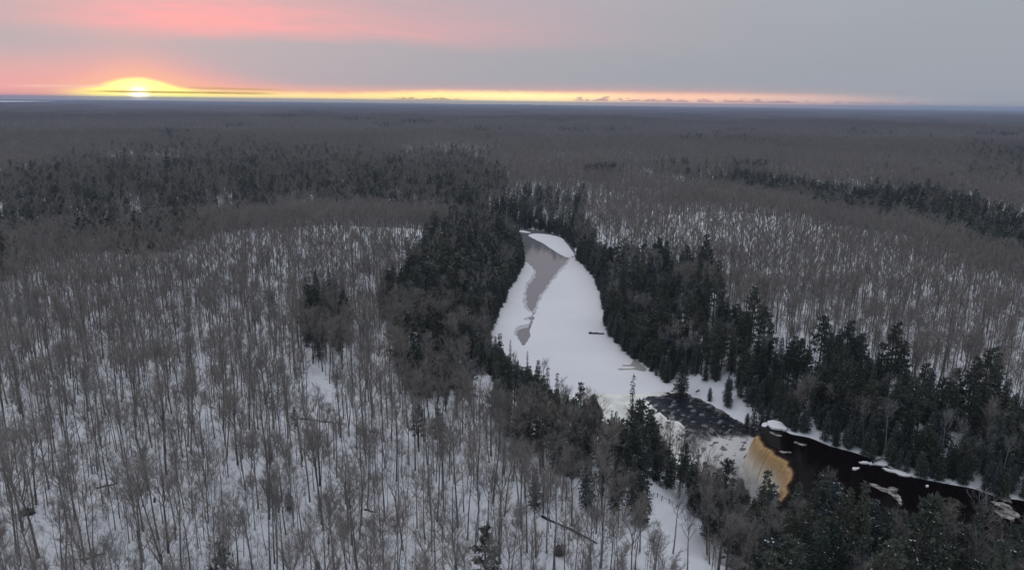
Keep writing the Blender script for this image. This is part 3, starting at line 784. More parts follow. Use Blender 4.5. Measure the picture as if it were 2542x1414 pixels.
reg('spruce', spruce(501, 13, 2.7, 22, 9, .10), CTRUNK, NB)
reg('spruce', spruce(502, 17, 3.1, 27, 9, .04), CTRUNK, NC)
reg('spruce', spruce(503, 11, 2.5, 18, 9, .11), CTRUNK, NB)
reg('spire', spruce(510, 15, 1.15, 30, 6, .04, shape=.8), CTRUNK, NC)
reg('spire', spruce(511, 12, 0.95, 26, 6, .06, shape=.9), CTRUNK, NC)
reg('pine', pine(520, 17, 3.4, .09, nlimb=28), CTRUNK, NC)
reg('pine', pine(521, 15, 3.0, .13, bare=.15, nlimb=26), CTRUNK, NB)
reg('pine', pine(522, 19, 3.8, .05, bare=.3, nlimb=32), CTRUNK, NC)
reg('cedar', spruce(530, 12, 2.8, 20, 12, .03, bare=.02, shape=.5, droop=.1), CTRUNK, NC)
reg('cedar', spruce(531, 9.5, 2.5, 17, 12, .06, bare=.02, shape=.45, droop=.1), CTRUNK, NC)
for s in range(4):
    reg('confar', spruce(600 + s, [14, 16, 12, 15][s], [2.9, 2.7, 2.7, 2.0][s], 12, 7, .03, lod=1), CTRUNK, NC if s != 1 else NB, False)
reg('confar', pine(610, 17, 3.3, .03, lod=1, nlimb=20), CTRUNK, NC, False)

FROST = mat('frosted_twigs', (0.62, 0.61, 0.60), 0.8)
for s in range(2): reg('frost', hardwood(350 + s, 12, .12, .25, 3.2, 700, .03, 1.0, 0), PALE, [FROST, FROST])
# ------------------------------------------------------------------ where what grows (regions named by what the photograph shows there)
REG = {  # polygon in photograph pixels at crown height -> conifer share
 'left_bank': ([(1130, 525), (1210, 505), (1285, 520), (1290, 600), (1312, 650), (1280, 720), (1240, 800), (1218, 860), (1235, 930), (1110, 935), (1000, 915), (985, 840), (1060, 780), (950, 770), (930, 710), (1020, 640), (1055, 575), (1125, 575)], .64),
 'knoll': ([(745, 745), (800, 700), (835, 700), (850, 770), (890, 800), (840, 835), (770, 840), (745, 790)], .5),
 'mid_bank': ([(1212, 830), (1290, 870), (1350, 925), (1460, 930), (1495, 1000), (1500, 1070), (1390, 1100), (1260, 1040), (1200, 940)], .68),
 'notch': ([(1495, 1020), (1590, 1000), (1650, 1040), (1640, 1150), (1500, 1140)], .8),
 'near_bank': ([(1600, 1130), (1700, 1110), (1780, 1150), (1960, 1175), (2080, 1180), (2150, 1180), (2230, 1240), (2400, 1260), (2470, 1330), (2560, 1340), (2700, 2000), (1900, 2000), (1890, 1400), (1880, 1310), (1800, 1290), (1700, 1245), (1610, 1200)], .66),
 'right_bank': ([(1425, 560), (1500, 600), (1570, 630), (1780, 665), (1800, 750), (1900, 800), (1920, 860), (2100, 850), (2240, 900), (2300, 955), (2400, 950), (2600, 960), (2600, 1260), (2350, 1190), (2130, 1120), (1930, 1060), (1870, 1040), (1760, 980), (1680, 950), (1580, 880), (1500, 820), (1490, 740), (1470, 680), (1420, 610)], .60),
 'valley': ([(-500, 470), (0, 425), (250, 385), (400, 365), (640, 360), (900, 380), (1230, 375), (1180, 430), (960, 440), (780, 450), (700, 520), (520, 540), (350, 590), (210, 590), (150, 630), (0, 650), (-500, 700)], .40),
 'creek': ([(1800, 440), (1870, 435), (2000, 455), (2150, 478), (2300, 480), (2420, 500), (2700, 580), (2700, 720), (2542, 640), (2400, 600), (2250, 545), (2050, 525), (1960, 485), (1800, 475)], .7),
 'beyond_bend': ([(1120, 470), (1440, 470), (1450, 610), (1290, 575), (1210, 520)], .45),
 'far_right': ([(2380, 370), (2700, 360), (2700, 450), (2420, 440)], .35),
 'slope_firs': ([(1630, 590), (1960, 590), (1960, 650), (1630, 650)], .05),
 'dark_rim': ([(720, 440), (960, 430), (1240, 420), (1240, 515), (1130, 515), (800, 508)], .42),
}
CLEAR = [[(1598, 1195), (1640, 1215), (1690, 1250), (1745, 1300), (1745, 1500), (1615, 1500), (1655, 1360), (1600, 1290)],
         [(775, 930), (815, 935), (818, 980), (772, 985)], [(1160, 940), (1215, 930), (1240, 1000), (1180, 1010)],
         [(1690, 930), (1800, 960), (1900, 1050), (1880, 1075), (1760, 1012), (1690, 985), (1660, 960)]]
def conifer_share(x, y, z):
    qx, qy = proj(x, y, z + 9.0)
    bx, by = proj(x, y, z)
    p = np.where(np.hypot(x, y) < 480, 0.0, .012)
    far = sm(np.hypot(x, y), 600, 900)
    p = p + far * (0.02 + 0.30 * sm(fbm(x, y, 520, 4, 4), .45, .95)) + far * .12 * sm(qx, 1700, 2500) * sm(fbm(x, y, 150, 7, 3), -.2, .6)
    wob = sm(-qy, -760, -600)
    wx = qx + wob * 34 * fbm(x, y, 120, 5, 3) + 9 * fbm(x, y, 30, 7, 2); wy = qy + wob * 16 * fbm(x, y, 150, 2, 3) + 5 * fbm(x, y, 30, 1, 2)
    for k, (poly, s) in REG.items():
        clump = np.clip(1 + (1.1 if k in ('valley', 'dark_rim') else .5) * fbm(x, y, 75, 6, 3), .12, 1.7) if k in ('valley', 'right_bank', 'beyond_bend', 'creek', 'dark_rim') else 1.0
        p = np.where(inside(wx, wy, poly), np.minimum(s * clump * (1.12 if k == 'right_bank' else 1), .97), p)
    for a, b_, w, h in ((870, 306, 32, 5), (960, 320, 26, 4), (700, 298, 60, 4), (1410, 334, 44, 5), (1530, 331, 17, 4), (1713, 354, 20, 5), (1785, 342, 17, 4), (1842, 332, 26, 4), (1372, 307, 22, 4), (1205, 336, 24, 4), (590, 322, 18, 4), (1040, 312, 30, 3), (1610, 320, 18, 3), (2140, 340, 30, 6), (2470, 345, 40, 6), (1660, 410, 50, 8), (1500, 425, 40, 8), (1850, 415, 44, 8), (420, 345, 16, 10)):
        p = np.where(((wx - a) / w) ** 2 + ((qy - b_) / h) ** 2 < 1, .85, p)
    cl = np.zeros(x.shape, bool)
    for c in CLEAR: cl |= inside(bx, by, c)
    return p, cl, qx, qy

def jgrid(x0, x1, y0, y1, c, rg):
    X, Y = np.meshgrid(np.arange(x0, x1, c), np.arange(y0, y1, c))
    return (X + rg.uniform(-.46, .46, X.shape) * c).ravel(), (Y + rg.uniform(-.46, .46, X.shape) * c).ravel()
bands = [(60, 300, 5.25), (300, 900, 4.7), (900, 1700, 5.3), (1700, 3300, 7.6)]
AX, AY, AC = [], [], []
for r0, r1, c in bands:
    x, y = jgrid(-r1 * .85, r1 * .85, 20, r1, c, RNG)
    r = np.hypot(x, y); a = np.degrees(np.arctan2(x, y))
    k = (r >= r0) & (r < r1) & (np.abs(a) < 42)
    AX.append(x[k]); AY.append(y[k]); AC.append(np.full(k.sum(), c))
X, Y, CC = map(np.concatenate, (AX, AY, AC))
Z = hz(X, Y)
near = np.hypot(X, Y) < 1300
wet = np.zeros(X.shape, bool)
dd = np.full(X.shape, 1e3); du = dd.copy()
dd[near] = sdf(X[near], Y[near], DOWN); du[near] = sdf(X[near], Y[near], UPR)
wet = (dd < 2.5) | (du < 2.0)
P, clr, QX, QY = conifer_share(X, Y, Z)
gap = fbm(X, Y, 60, 9, 3)
seen = (QY < 1414 + 260) & (QX > -120) & (QX < 2660)
thin = np.zeros(X.shape, bool)
for pl in ([(990, 352), (1100, 348), (1240, 356), (1240, 384), (1100, 388), (1000, 380)], [(265, 372), (440, 366), (450, 396), (280, 398)], [(1380, 500), (1440, 505), (1430, 540), (1380, 535)]):
    thin |= inside(QX, QY, pl)
keep = ~wet & ~clr & seen & ~((gap > 1.0) & (P < .3) & (np.hypot(X, Y) < 420)) & ~(thin & (RNG.random(len(X)) < .5))
X, Y, Z, P, CC, QX, QY = [q_[keep] for q_ in (X, Y, Z, P, CC, QX, QY)]
DIST = np.hypot(X, Y)
rnd = RNG.random(len(X))
CON = rnd < P
# conifers stand closer together: give dense regions a second sowing
x2, y2 = jgrid(-500, 500, 60, 900, 3.7, RNG)
z2 = hz(x2, y2); d1 = sdf(x2, y2, DOWN); d2 = sdf(x2, y2, UPR)
p2, c2_, qx2, qy2 = conifer_share(x2, y2, z2)
k = (p2 > .4) & ~c2_ & (d1 > 1.5) & (d2 > 1.5) & (RNG.random(len(x2)) < p2 * .7) & (qy2 < 1650) & (qx2 > -100) & (qx2 < 2650)
X = np.concatenate([X, x2[k]]); Y = np.concatenate([Y, y2[k]]); Z = np.concatenate([Z, z2[k]]); P = np.concatenate([P, p2[k]])
QX = np.concatenate([QX, qx2[k]]); QY = np.concatenate([QY, qy2[k]])
CON = np.concatenate([CON, np.ones(k.sum(), bool)]); DIST = np.hypot(X, Y)
x3, y3 = jgrid(-60, 330, 120, 620, 2.2, RNG)
z3 = hz(x3, y3); d1 = sdf(x3, y3, DOWN); d2 = sdf(x3, y3, UPR); p3, c3, qx3, qy3 = conifer_share(x3, y3, z3)
SEED3 = (np.minimum(d1, d2) > .4) & (np.minimum(d1, d2) < 12) & (p3 > .1) & ~(c3 & (d2 > 8) & (RNG.random(len(x3)) > .10)) & (RNG.random(len(x3)) < np.where(np.minimum(d1, d2) < 6, .9, .55)) & (qy3 < 1500) & (qx3 < 2650)
X3, Y3, Z3 = x3[SEED3], y3[SEED3], z3[SEED3]
# thin poles between the big trees
xp, yp = jgrid(-420, 420, 60, 420, 3.6, RNG)
zp = hz(xp, yp); d1 = sdf(xp, yp, DOWN); d2 = sdf(xp, yp, UPR)
pp, cp, qxp, qyp = conifer_share(xp, yp, zp)
bare_gap = fbm(xp, yp, 38, 4, 3)
k = ~cp & (d1 > 2) & (d2 > 2) & (RNG.random(len(xp)) < np.where(pp > .4, .3, .74)) & (qyp < 1600) & (qxp > -100) & (qxp < 2650) & (bare_gap < .75)
XP, YP, ZP = xp[k], yp[k], zp[k]

# ------------------------------------------------------------------ hero trees (placed by where their feet stand)
HERO = []   # (px, py foot, z, kind, variant, scale, label, lean)
def hero(px, py, kind, var, sc_, label, rz=0.0, z=None, ln=(0, 0)):
    g_ = at(px, py, 0.0)
    for _ in range(4): g_ = at(px, py, float(hz(g_[0], g_[1])))
    HERO.append([g_[0], g_[1], float(hz(g_[0], g_[1])), kind, var, sc_, label, rz, ln])
hero(1205, 1500, 'pine', 2, .80, 'bushy dark pine rising from the bottom edge, nearest conifer')
hero(562, 1492, 'pine', 1, .80, 'ragged dark pine at the bottom edge left of centre')
hero(795, 1520, 'spruce', 3, .9, 'dark spruce tip just showing at the bottom edge')
hero(1328, 1262, 'spruce', 3, .85, 'taller spruce of the close pair on the near snowy slope')
hero(1348, 1258, 'spire', 1, .65, 'smaller narrow spruce of the close pair on the near slope')
hero(1455, 1262, 'spruce', 1, .95, 'loose pointed fir standing alone left of the thick evergreens by the trail')
hero(720, 1268, 'spruce', 3, .50, 'small dark fir alone in the bare woods at lower left')
hero(733, 1065, 'pine', 1, .42, 'small shaggy evergreen beside the open snow patch in the bare woods')
hero(1040, 1120, 'pine', 0, .72, 'left one of two dark pines standing in the bare wood below the river')
hero(1090, 1112, 'pine', 1, .72, 'right one of two dark pines standing in the bare wood below the river')
hero(1562, 1130, 'spire', 0, 1.5, 'tall thin spruce whose tip stands out against the pale ice')
hero(1425, 1140, 'pale', 0, .92, 'pale forked bare tree against dark evergreens above the slope')
hero(1671, 1372, 'pale', 1, .95, 'curved pale tree at the snowy trail edge, arms spread wide', ln=(6, 0))
hero(1705, 1440, 'pale', 1, 1.0, 'tall dark trunk right of the curved pale tree on the trail', ln=(2, 0))
hero(1240, 935, 'spruce', 0, 1.08, 'tall layered spruce on the left bank against the ice')
hero(1266, 940, 'spire', 0, 1.08, 'narrow spruce just right of the layered one on the bank')
hero(1308, 958, 'spire', 0, .92, 'thin spruce between the narrow one and the round bare tree')
hero(1335, 965, 'spruce', 3, 1.05, 'pointed spruce right beside the round bare tree on the bank')
hero(1350, 980, 'pale', 1, 1.0, 'round crowned bare tree outlined on the white ice')
hero(1357, 1045, 'spire', 1, 1.3, 'black spire spruce left of its twin before the ice')
hero(1380, 1055, 'spire', 1, 1.25, 'black spire spruce right of its twin before the ice')
hero(1412, 1030, 'pale', 1, .85, 'fan shaped bare tree behind the dark spires on the bank')
hero(1440, 1050, 'pine', 1, .95, 'wide dark pine beside the fan shaped bare tree')
hero(1478, 1070, 'spire', 1, .95, 'short spire standing before the cream coloured ice')
hero(1515, 1110, 'spire', 1, .85, 'lowest spire before the cream coloured ice')
hero(1538, 1118, 'cedar', 1, .9, 'rounded dark evergreen left of the tall thin spruce')
hero(1608, 1150, 'cedar', 0, 1.1, 'broad dark evergreen right of the tall thin spruce')
hero(1580, 1150, 'cedar', 0, 1.1, 'broad dark evergreen below the tall thin spruce')
hero(1935, 1255, 'spruce', 1, 1.0, 'pointed spruce in front of the amber waterfall')
HERO[-1][5] = .72
for hx_, hy_, kd_, vr_, sc_, lb_ in ((1880, 1352, 'spruce', 0, .98, 'spruce standing directly below the middle of the waterfall'), (1922, 1365, 'pine', 1, .66, 'bushy pine just below the right part of the waterfall'),
        (1838, 1345, 'cedar', 0, 1.2, 'rounded evergreen below the left foot of the waterfall'), (1972, 1372, 'spruce', 2, .92, 'dark spruce hiding the right end of the waterfall'), (1800, 1318, 'spruce', 1, .95, 'spruce left of the evergreens below the waterfall'),
        (2020, 1385, 'cedar', 0, 1.25, 'dense evergreen where the dark river meets the near trees')):
    hero(hx_, hy_, kd_, vr_, sc_, lb_)
hero(1568, 1265, 'spruce', 0, .85, 'snow flecked spruce with pointed top left of the trail')
hero(1525, 1275, 'spruce', 2, .70, 'dark spruce left of the snow flecked one near the trail')
hero(1590, 1300, 'cedar', 0, .95, 'round evergreen at the left border of the open trail')
hero(820, 800, 'spruce', 0, .95, 'tallest evergreen on the dark knoll in the left woods')
hero(680, 795, 'pine', 1, .7, 'round evergreen left of the dark knoll')
hero(634, 800, 'spruce', 3, .75, 'small pointed evergreen furthest left of the dark knoll')
hero(1690, 985, 'cedar', 0, 1.15, 'dark blue evergreen leaning over the ice on the right bank')
hero(2090, 960, 'pine', 2, 1.15, 'tall pine crown above the right bank trees')
hero(2200, 985, 'pine', 2, 1.2, 'massive dark pine topping the right bank')
hero(2425, 1075, 'pine', 2, 1.25, 'huge dark pine near the right border above the river')
hero(1160, 640, 'pine', 2, 1.1, 'high pine at the far end of the left bank')
hero(1440, 645, 'spruce', 0, .95, 'evergreen on the right shore by the far ice bend')
hero(1818, 655, 'spruce', 0, .75, 'dark fir on the far bright snowy slope')
hero(1862, 655, 'spire', 0, .75, 'second fir on the far bright snowy slope, thinner')
hero(2157, 545, 'spruce', 2, 1.2, 'pointed tall spruce over the far right tree line')
hero(420, 460, 'spruce', 2, 2.0, 'tall evergreen sticking up on the far left plain')

hero(1660, 1092, 'frost', 0, .62, 'frosted white shrub tree beside the dark rapids, larger one')
hero(1690, 1118, 'frost', 1, .62, 'frosted white shrub tree nearest the falls below the rapids')
hero(1640, 1070, 'frost', 1, .42, 'small frosted shrub at the cream ice edge')
hero(1915, 1048, 'frost', 0, .45, 'small frosted shrub on the bank behind the waterfall lip')
KN = {'frost': ('frosted_tree', 'frosted tree', 'tree', 'frost covered trees by the falls'), 'hard': ('bare_tree', 'bare tree', 'tree', 'leafless hardwood trees on the snow'), 'pole': ('sapling', 'thin bare sapling', 'sapling', 'thin saplings between the bare trees'),
      'pale': ('birch_tree', 'pale bare tree', 'tree', 'pale barked bare trees'), 'spruce': ('spruce_tree', 'spruce', 'spruce', 'pointed evergreens'), 'spire': ('spruce_tree', 'narrow spruce', 'spruce', 'pointed evergreens'),
      'pine': ('pine_tree', 'pine', 'pine', 'ragged dark pines'), 'cedar': ('cedar_tree', 'rounded evergreen', 'cedar', 'rounded dark evergreens')}
LEAN = np.random.default_rng(21)
def plant(kind, var, x, y, z, sc_, rz, label, ln=(0, 0)):
    nm, _, cat, grp = KN[kind]; d = PROTO[kind][var]
    if kind == 'pole':
        o = link(nm, d['join'], loc=(x, y, z), label=label, cat=cat, group=grp)
    else:
        o = bpy.data.objects.new(nm, None); C.objects.link(o); o.location = (x, y, z); o.empty_display_size = .5
        o['label'] = label; o['category'] = cat; o['group'] = grp
        link('trunk', d['trunk'], parent=o); link('crown', d['crown'], parent=o)
    o.scale = (sc_, sc_, sc_ * 1.0); o.rotation_euler = (R(ln[1]), R(ln[0]), rz)
    if label and ln == (0, 0) and kind in ('hard', 'pale', 'pole'): o.rotation_euler = (R(LEAN.normal(0, 2.2)), R(LEAN.normal(0, 2.2)), rz)
    return o

# keep scattered trees off the hero spots
HX = np.array([h[0] for h in HERO]); HY = np.array([h[1] for h in HERO])
def clear_of_heroes(x, y, r):
    return np.array([np.hypot(HX - a, HY - b_).min() > r for a, b_ in zip(x, y)]) if len(x) else np.zeros(0, bool)
ok = np.ones(len(X), bool); nr = DIST < 700
ok[nr] = clear_of_heroes(X[nr], Y[nr], 2.2)
X, Y, Z, P, QX, QY, CON, DIST = [a[ok] for a in (X, Y, Z, P, QX, QY, CON, DIST)]
ok = clear_of_heroes(XP, YP, 1.2); XP, YP, ZP = XP[ok], YP[ok], ZP[ok]

# open water and ice that the photograph shows unobstructed: trees whose tops would cover it are shorter or absent
WIN = [[(1300, 600), (1340, 580), (1425, 612), (1425, 645), (1470, 692), (1492, 740), (1500, 822), (1550, 872), (1600, 908), (1655, 950), (1695, 975), (1790, 1010), (1880, 1066), (1960, 1078), (2060, 1105), (2170, 1142), (2350, 1202), (2542, 1245),
        (2542, 1320), (2470, 1295), (2400, 1262), (2330, 1256), (2230, 1232), (2160, 1190), (2100, 1172), (1975, 1182), (1960, 1190), (1940, 1166), (1905, 1160), (1870, 1172), (1805, 1168), (1765, 1140), (1700, 1092), (1640, 1056), (1605, 1015), (1530, 1045), (1490, 1010),
        (1455, 978), (1385, 988), (1345, 955), (1295, 908), (1222, 864), (1240, 780), (1275, 715), (1308, 660)],
       [(1612, 1205), (1660, 1228), (1700, 1262), (1700, 1330), (1735, 1414), (1650, 1414), (1660, 1330), (1615, 1290)],
       [(770, 925), (825, 925), (825, 985), (768, 985)]]
def blocks(x, y, z, h, w):
    bad = np.zeros(x.shape, bool)
    for f in (.35, .6, .8, .97):
        a, b_ = proj(x, y, z + h * f)
        for pl in WIN:
            for o in ((0,) if f > .9 else (-w * (1.02 - f) * 1.6, 0, w * (1.02 - f) * 1.6)):
                bad |= inside(a + o * FOC / np.maximum(y, 50), b_, pl)
    return bad
def far_side(x, y, z):
    a, b_ = proj(x, y, z)
    return (a > 1425) & (b_ < np.interp(a, [1425, 1500, 1695, 1880, 2170, 2542], [645, 822, 975, 1066, 1142, 1245]) + 14)
def fit(x, y, z, h, w, steps=(1, .9, .8, .7, .6, .5, .4, .3)):
    out = np.zeros(x.shape); fs = far_side(x, y, z)
    for k_ in steps[::-1]:
        out = np.where(fs | ~blocks(x, y, z, h * k_, w * k_), k_, out)
    return out
near = DIST < 700
SMALL = np.ones(len(X)); bigok = inside(QX, QY, REG['near_bank'][0]) & (QX > 1780) & CON; SMALL[near] = fit(X[near], Y[near], Z[near], 15.5, 1.3)
tall = bigok & (SMALL == 1); SMALL[tall] = fit(X[tall], Y[tall], Z[tall], 15.5, 1.3, (1.35, 1.25, 1.15, 1.0))
ok = (SMALL > 0) & (CON | (SMALL > .55))
X, Y, Z, P, QX, QY, CON, DIST, SMALL = [a[ok] for a in (X, Y, Z, P, QX, QY, CON, DIST, SMALL)]
ok = fit(XP, YP, ZP, 11.0, .8, (1, .8)) >= 1; XP, YP, ZP = XP[ok], YP[ok], ZP[ok]
# species, variant, size, turn for every stem
n = len(X); KIND = np.empty(n, dtype='U8'); r1 = RNG.random(n)
dark = CON & (P > .7)
KIND[:] = 'hard'
KIND[~CON & (P > .4) & (r1 < .5) & (X > 0)] = 'pale'
KIND[~CON & (P <= .4) & (r1 < .05)] = 'pale'
KIND[CON] = 'spruce'
KIND[CON & (r1 < .30)] = 'pine'
KIND[CON & (r1 > .62)] = 'cedar'
KIND[CON & (r1 > .94)] = 'spire'
VAR = np.array([RNG.integers(0, len(PROTO[k_])) for k_ in KIND])
SCL = RNG.uniform(.62, 1.12, n) * (1 + .12 * fbm(X, Y, 50, 3, 2))
TURN = RNG.uniform(0, 6.283, n)
isl = CON & (P < .1); SCL[isl] *= .8
SCL *= SMALL
depth = (X * FW[0] + Y * FW[1] + (Z - CAM_H + 8) * FW[2])
bx_, by_ = proj(X, Y, Z); tx_, ty_ = proj(X, Y, Z + 17 * SCL)
infr = (ty_ < 1414 + 10) & (by_ > 0) & (bx_ > -30) & (bx_ < 2572) & (tx_ > -30) & (tx_ < 2572)
# how much of it the photo can show: size on screen, cut at the frame
vis_h = np.clip(np.minimum(by_, 1414) - ty_, 0, None)
CLS = {'frost': 'frost', 'hard': 'bare', 'pale': 'pale', 'spruce': 'spruce', 'spire': 'spruce', 'pine': 'pine', 'cedar': 'cedar'}
LIM = {'bare': 300, 'pale': 120, 'spruce': 250, 'pine': 240, 'cedar': 240}
solo = np.zeros(n, bool)
hc = {}
for h_ in HERO: hc[CLS[h_[3]]] = hc.get(CLS[h_[3]], 0) + 1
cls = np.array([CLS[k_] for k_ in KIND])
for c_, lim in LIM.items():
    idx = np.where((cls == c_) & infr & (vis_h > 25))[0]
    idx = idx[np.argsort(-vis_h[idx] + (ty_[idx] > 1380) * 500)][:lim - hc.get(c_, 0)]
    solo[idx] = True
# poles
KP = RNG.integers(0, 5, len(XP)); SP = RNG.uniform(.7, 1.15, len(XP)); TP = RNG.uniform(0, 6.28, len(XP))
pbx, pby = proj(XP, YP, ZP); ptx, pty = proj(XP, YP, ZP + 11 * SP)
pin = (pty < 1400) & (pbx > -10) & (pbx < 2550); pv = np.clip(np.minimum(pby, 1414) - pty, 0, None)
solop = np.zeros(len(XP), bool)
idx = np.where(pin)[0]; idx = idx[np.argsort(-pv[idx])][:300]; solop[idx] = True

# ------------------------------------------------------------------ labels that single each tree out: rank and side from the nearest landmark tree
LM = []
for h_ in HERO:
    a, b_ = proj(h_[0], h_[1], h_[2] + 6)
    LM.append([float(a), float(b_), h_[6].split(',')[0]])
short = {0: 'the bottom-edge pine', 1: 'the ragged bottom-left pine', 3: 'the close spruce pair', 5: 'the lone fir left of the trail', 6: 'the small lone lower-left fir', 7: 'the shaggy evergreen by the open patch',
         8: 'the left of two dark pines', 9: 'the right of two dark pines', 10: 'the tall thin spruce tip', 11: 'the pale forked tree', 12: 'the curved pale trail tree', 14: 'the layered bank spruce', 18: 'the round bare tree on ice',
         22: 'the wide bank pine', 26: 'the broad dark evergreen', 28: 'the waterfall spruce', 35: 'the snow flecked trail spruce', 38: 'the knoll evergreen', 41: 'the dark blue shore evergreen', 42: 'the tall right-bank pine',
         43: 'the massive right-bank pine', 44: 'the huge right-border pine', 45: 'the high far left-bank pine', 46: 'the far ice bend evergreen', 47: 'the far slope fir', 49: 'the pointed far-right spruce', 50: 'the far plain evergreen'}
SL = [(LM[i][0], LM[i][1], s_) for i, s_ in short.items()] + [
    (70, 1265, 'the dark root mass'), (215, 1385, 'the lower left log'), (1420, 1330, 'the long fallen trunk'), (1388, 1364, 'the grey brush heap'), (436, 1320, 'the broken snag'),
    (2240, 1240, 'the pale foam tongue'), (0, 900, "the picture's left edge"), (300, 1000, "the left woods' middle"), (2542, 800, "the picture's right edge"), (2140, 700, "the right woods' middle"), (1900, 1414, "the bottom edge under the thick evergreens"),
    (2300, 1414, 'the bottom right corner water'), (2542, 1130, 'the river at the right edge')]
DIRS = ['right of', 'lower right of', 'below', 'lower left of', 'left of', 'upper left of', 'above', 'upper right of']
ORD = ['nearest', 'second', 'third', 'fourth', 'fifth', 'sixth', 'seventh', 'eighth', 'ninth', 'tenth', 'eleventh', 'twelfth', 'thirteenth', 'fourteenth', 'fifteenth', 'sixteenth', 'seventeenth', 'eighteenth', 'nineteenth', 'twentieth', 'twenty-first', 'twenty-second', 'twenty-third', 'twenty-fourth', 'twenty-fifth', 'twenty-sixth', 'twenty-seventh', 'twenty-eighth', 'twenty-ninth', 'thirtieth']
def name_labels(items):
    """items: (noun, mx, my, adj) -> labels"""
    slots = {}
    for i, (noun, mx, my, adj) in enumerate(items):
        ds = [math.hypot(mx - a, my - b_) for a, b_, _ in SL]; j = int(np.argmin(ds))
        an = math.atan2(my - SL[j][1], mx - SL[j][0]); k_ = int(round(an / (math.pi / 4))) % 8
        slots.setdefault((noun, j, k_), []).append((ds[j], i))
    out = [None] * len(items)
    for (noun, j, k_), L in slots.items():
        L.sort()
        for r_, (_, i) in enumerate(L):
            if r_ < len(ORD): out[i] = f"{ORD[r_]} {noun} {DIRS[k_]} {SL[j][2]}"
            else: out[i] = f"{noun} among the furthest {DIRS[k_]} {SL[j][2]}"
    return out
NOUN = {'hard': 'bare tree', 'pale': 'pale bare tree', 'spruce': 'spruce', 'spire': 'narrow spruce', 'pine': 'dark pine', 'cedar': 'rounded evergreen'}
si = np.where(solo)[0]; mid = [proj(X[i], Y[i], Z[i] + 8) for i in si]
labs = name_labels([(NOUN[KIND[i]], float(mid[q_][0]), float(mid[q_][1]), '') for q_, i in enumerate(si)])
for q_, i in enumerate(si):
    plant(KIND[i], VAR[i], X[i], Y[i], Z[i], SCL[i], TURN[i], labs[q_])
sp_ = np.where(solop)[0]; mid = [proj(XP[i], YP[i], ZP[i] + 5) for i in sp_]
labs = name_labels([('thin sapling', float(mid[q_][0]), float(mid[q_][1]), '') for q_, i in enumerate(sp_)])
for q_, i in enumerate(sp_):
    plant('pole', KP[i], XP[i], YP[i], ZP[i], SP[i], TP[i], labs[q_])
for x, y, z, kd, var, s_, lb, rz, ln in HERO:
    plant(kd, var, x, y, z, s_, rz, lb, ln)

# ------------------------------------------------------------------ the uncountable rest of the forest, instanced
def scatter(name, metas, x, y, z, s, t, idx, label=None):
    col_ = bpy.data.collections.new('source_' + name)
    for i, me in enumerate(metas):
        o = bpy.data.objects.new('src_%s_%02d' % (name, i), me); col_.objects.link(o)
    pm = bpy.data.meshes.new(name); pm.vertices.add(len(x))
    pm.vertices.foreach_set('co', np.stack([x, y, z], -1).astype(np.float32).ravel())
    for nm, dt, arr in (('scl', 'FLOAT', s), ('turn', 'FLOAT', t), ('pick', 'INT', idx)):
        a = pm.attributes.new(nm, dt, 'POINT'); a.data.foreach_set('value', np.asarray(arr, np.float32 if dt == 'FLOAT' else np.int32))
    ng = bpy.data.node_groups.new('scatter_' + name, 'GeometryNodeTree')
    ng.interface.new_socket('Geometry', in_out='INPUT', socket_type='NodeSocketGeometry'); ng.interface.new_socket('Geometry', in_out='OUTPUT', socket_type='NodeSocketGeometry')
    gi = ng.nodes.new('NodeGroupInput'); go = ng.nodes.new('NodeGroupOutput')
    iop = ng.nodes.new('GeometryNodeInstanceOnPoints'); ci = ng.nodes.new('GeometryNodeCollectionInfo')
    ci.inputs['Collection'].default_value = col_; ci.inputs['Separate Children'].default_value = True; ci.inputs['Reset Children'].default_value = True
    def attr(nm, dt):
        a = ng.nodes.new('GeometryNodeInputNamedAttribute'); a.data_type = dt; a.inputs['Name'].default_value = nm; return a.outputs['Attribute']
    cx = ng.nodes.new('ShaderNodeCombineXYZ'); ng.links.new(attr('turn', 'FLOAT'), cx.inputs[2])
    ng.links.new(gi.outputs[0], iop.inputs['Points']); ng.links.new(ci.outputs[0], iop.inputs['Instance'])
    iop.inputs['Pick Instance'].default_value = True
    ng.links.new(attr('pick', 'INT'), iop.inputs['Instance Index']); ng.links.new(cx.outputs[0], iop.inputs['Rotation']); ng.links.new(attr('scl', 'FLOAT'), iop.inputs['Scale'])
    ng.links.new(iop.outputs[0], go.inputs[0])
    o = link(name, pm, kind='stuff'); md = o.modifiers.new('scatter', 'NODES'); md.node_group = ng
    if label: o['label'] = label
    return o
rest = ~solo
FARD = 330
for fam, kinds, far_k in (('bare_forest', ('hard',), 'hardfar'), ('pale_forest', ('pale',), 'palefar'), ('evergreen_forest', ('spruce', 'spire', 'pine', 'cedar'), 'confar')):
    protos, off = [], {}
    for kd in kinds: off[kd] = len(protos); protos += [d['join'] for d in PROTO[kd]]
    offf = len(protos); protos += [d['join'] for d in PROTO[far_k]]
    sel = np.where(rest & np.isin(KIND, kinds))[0]
    pick = np.array([offf + (VAR[i] * 7 + i) % len(PROTO[far_k]) if DIST[i] > FARD else off[KIND[i]] + VAR[i] for i in sel])
    sc2 = SCL[sel] * (1 + .45 * sm(DIST[sel], 900, 1900))
    scatter(fam, protos, X[sel], Y[sel], Z[sel], sc2, TURN[sel], pick)
sel = np.where(~solop)[0]
scatter('sapling_forest', [d['join'] for d in PROTO['pole']], XP[sel], YP[sel], ZP[sel], SP[sel], TP[sel], KP[sel])

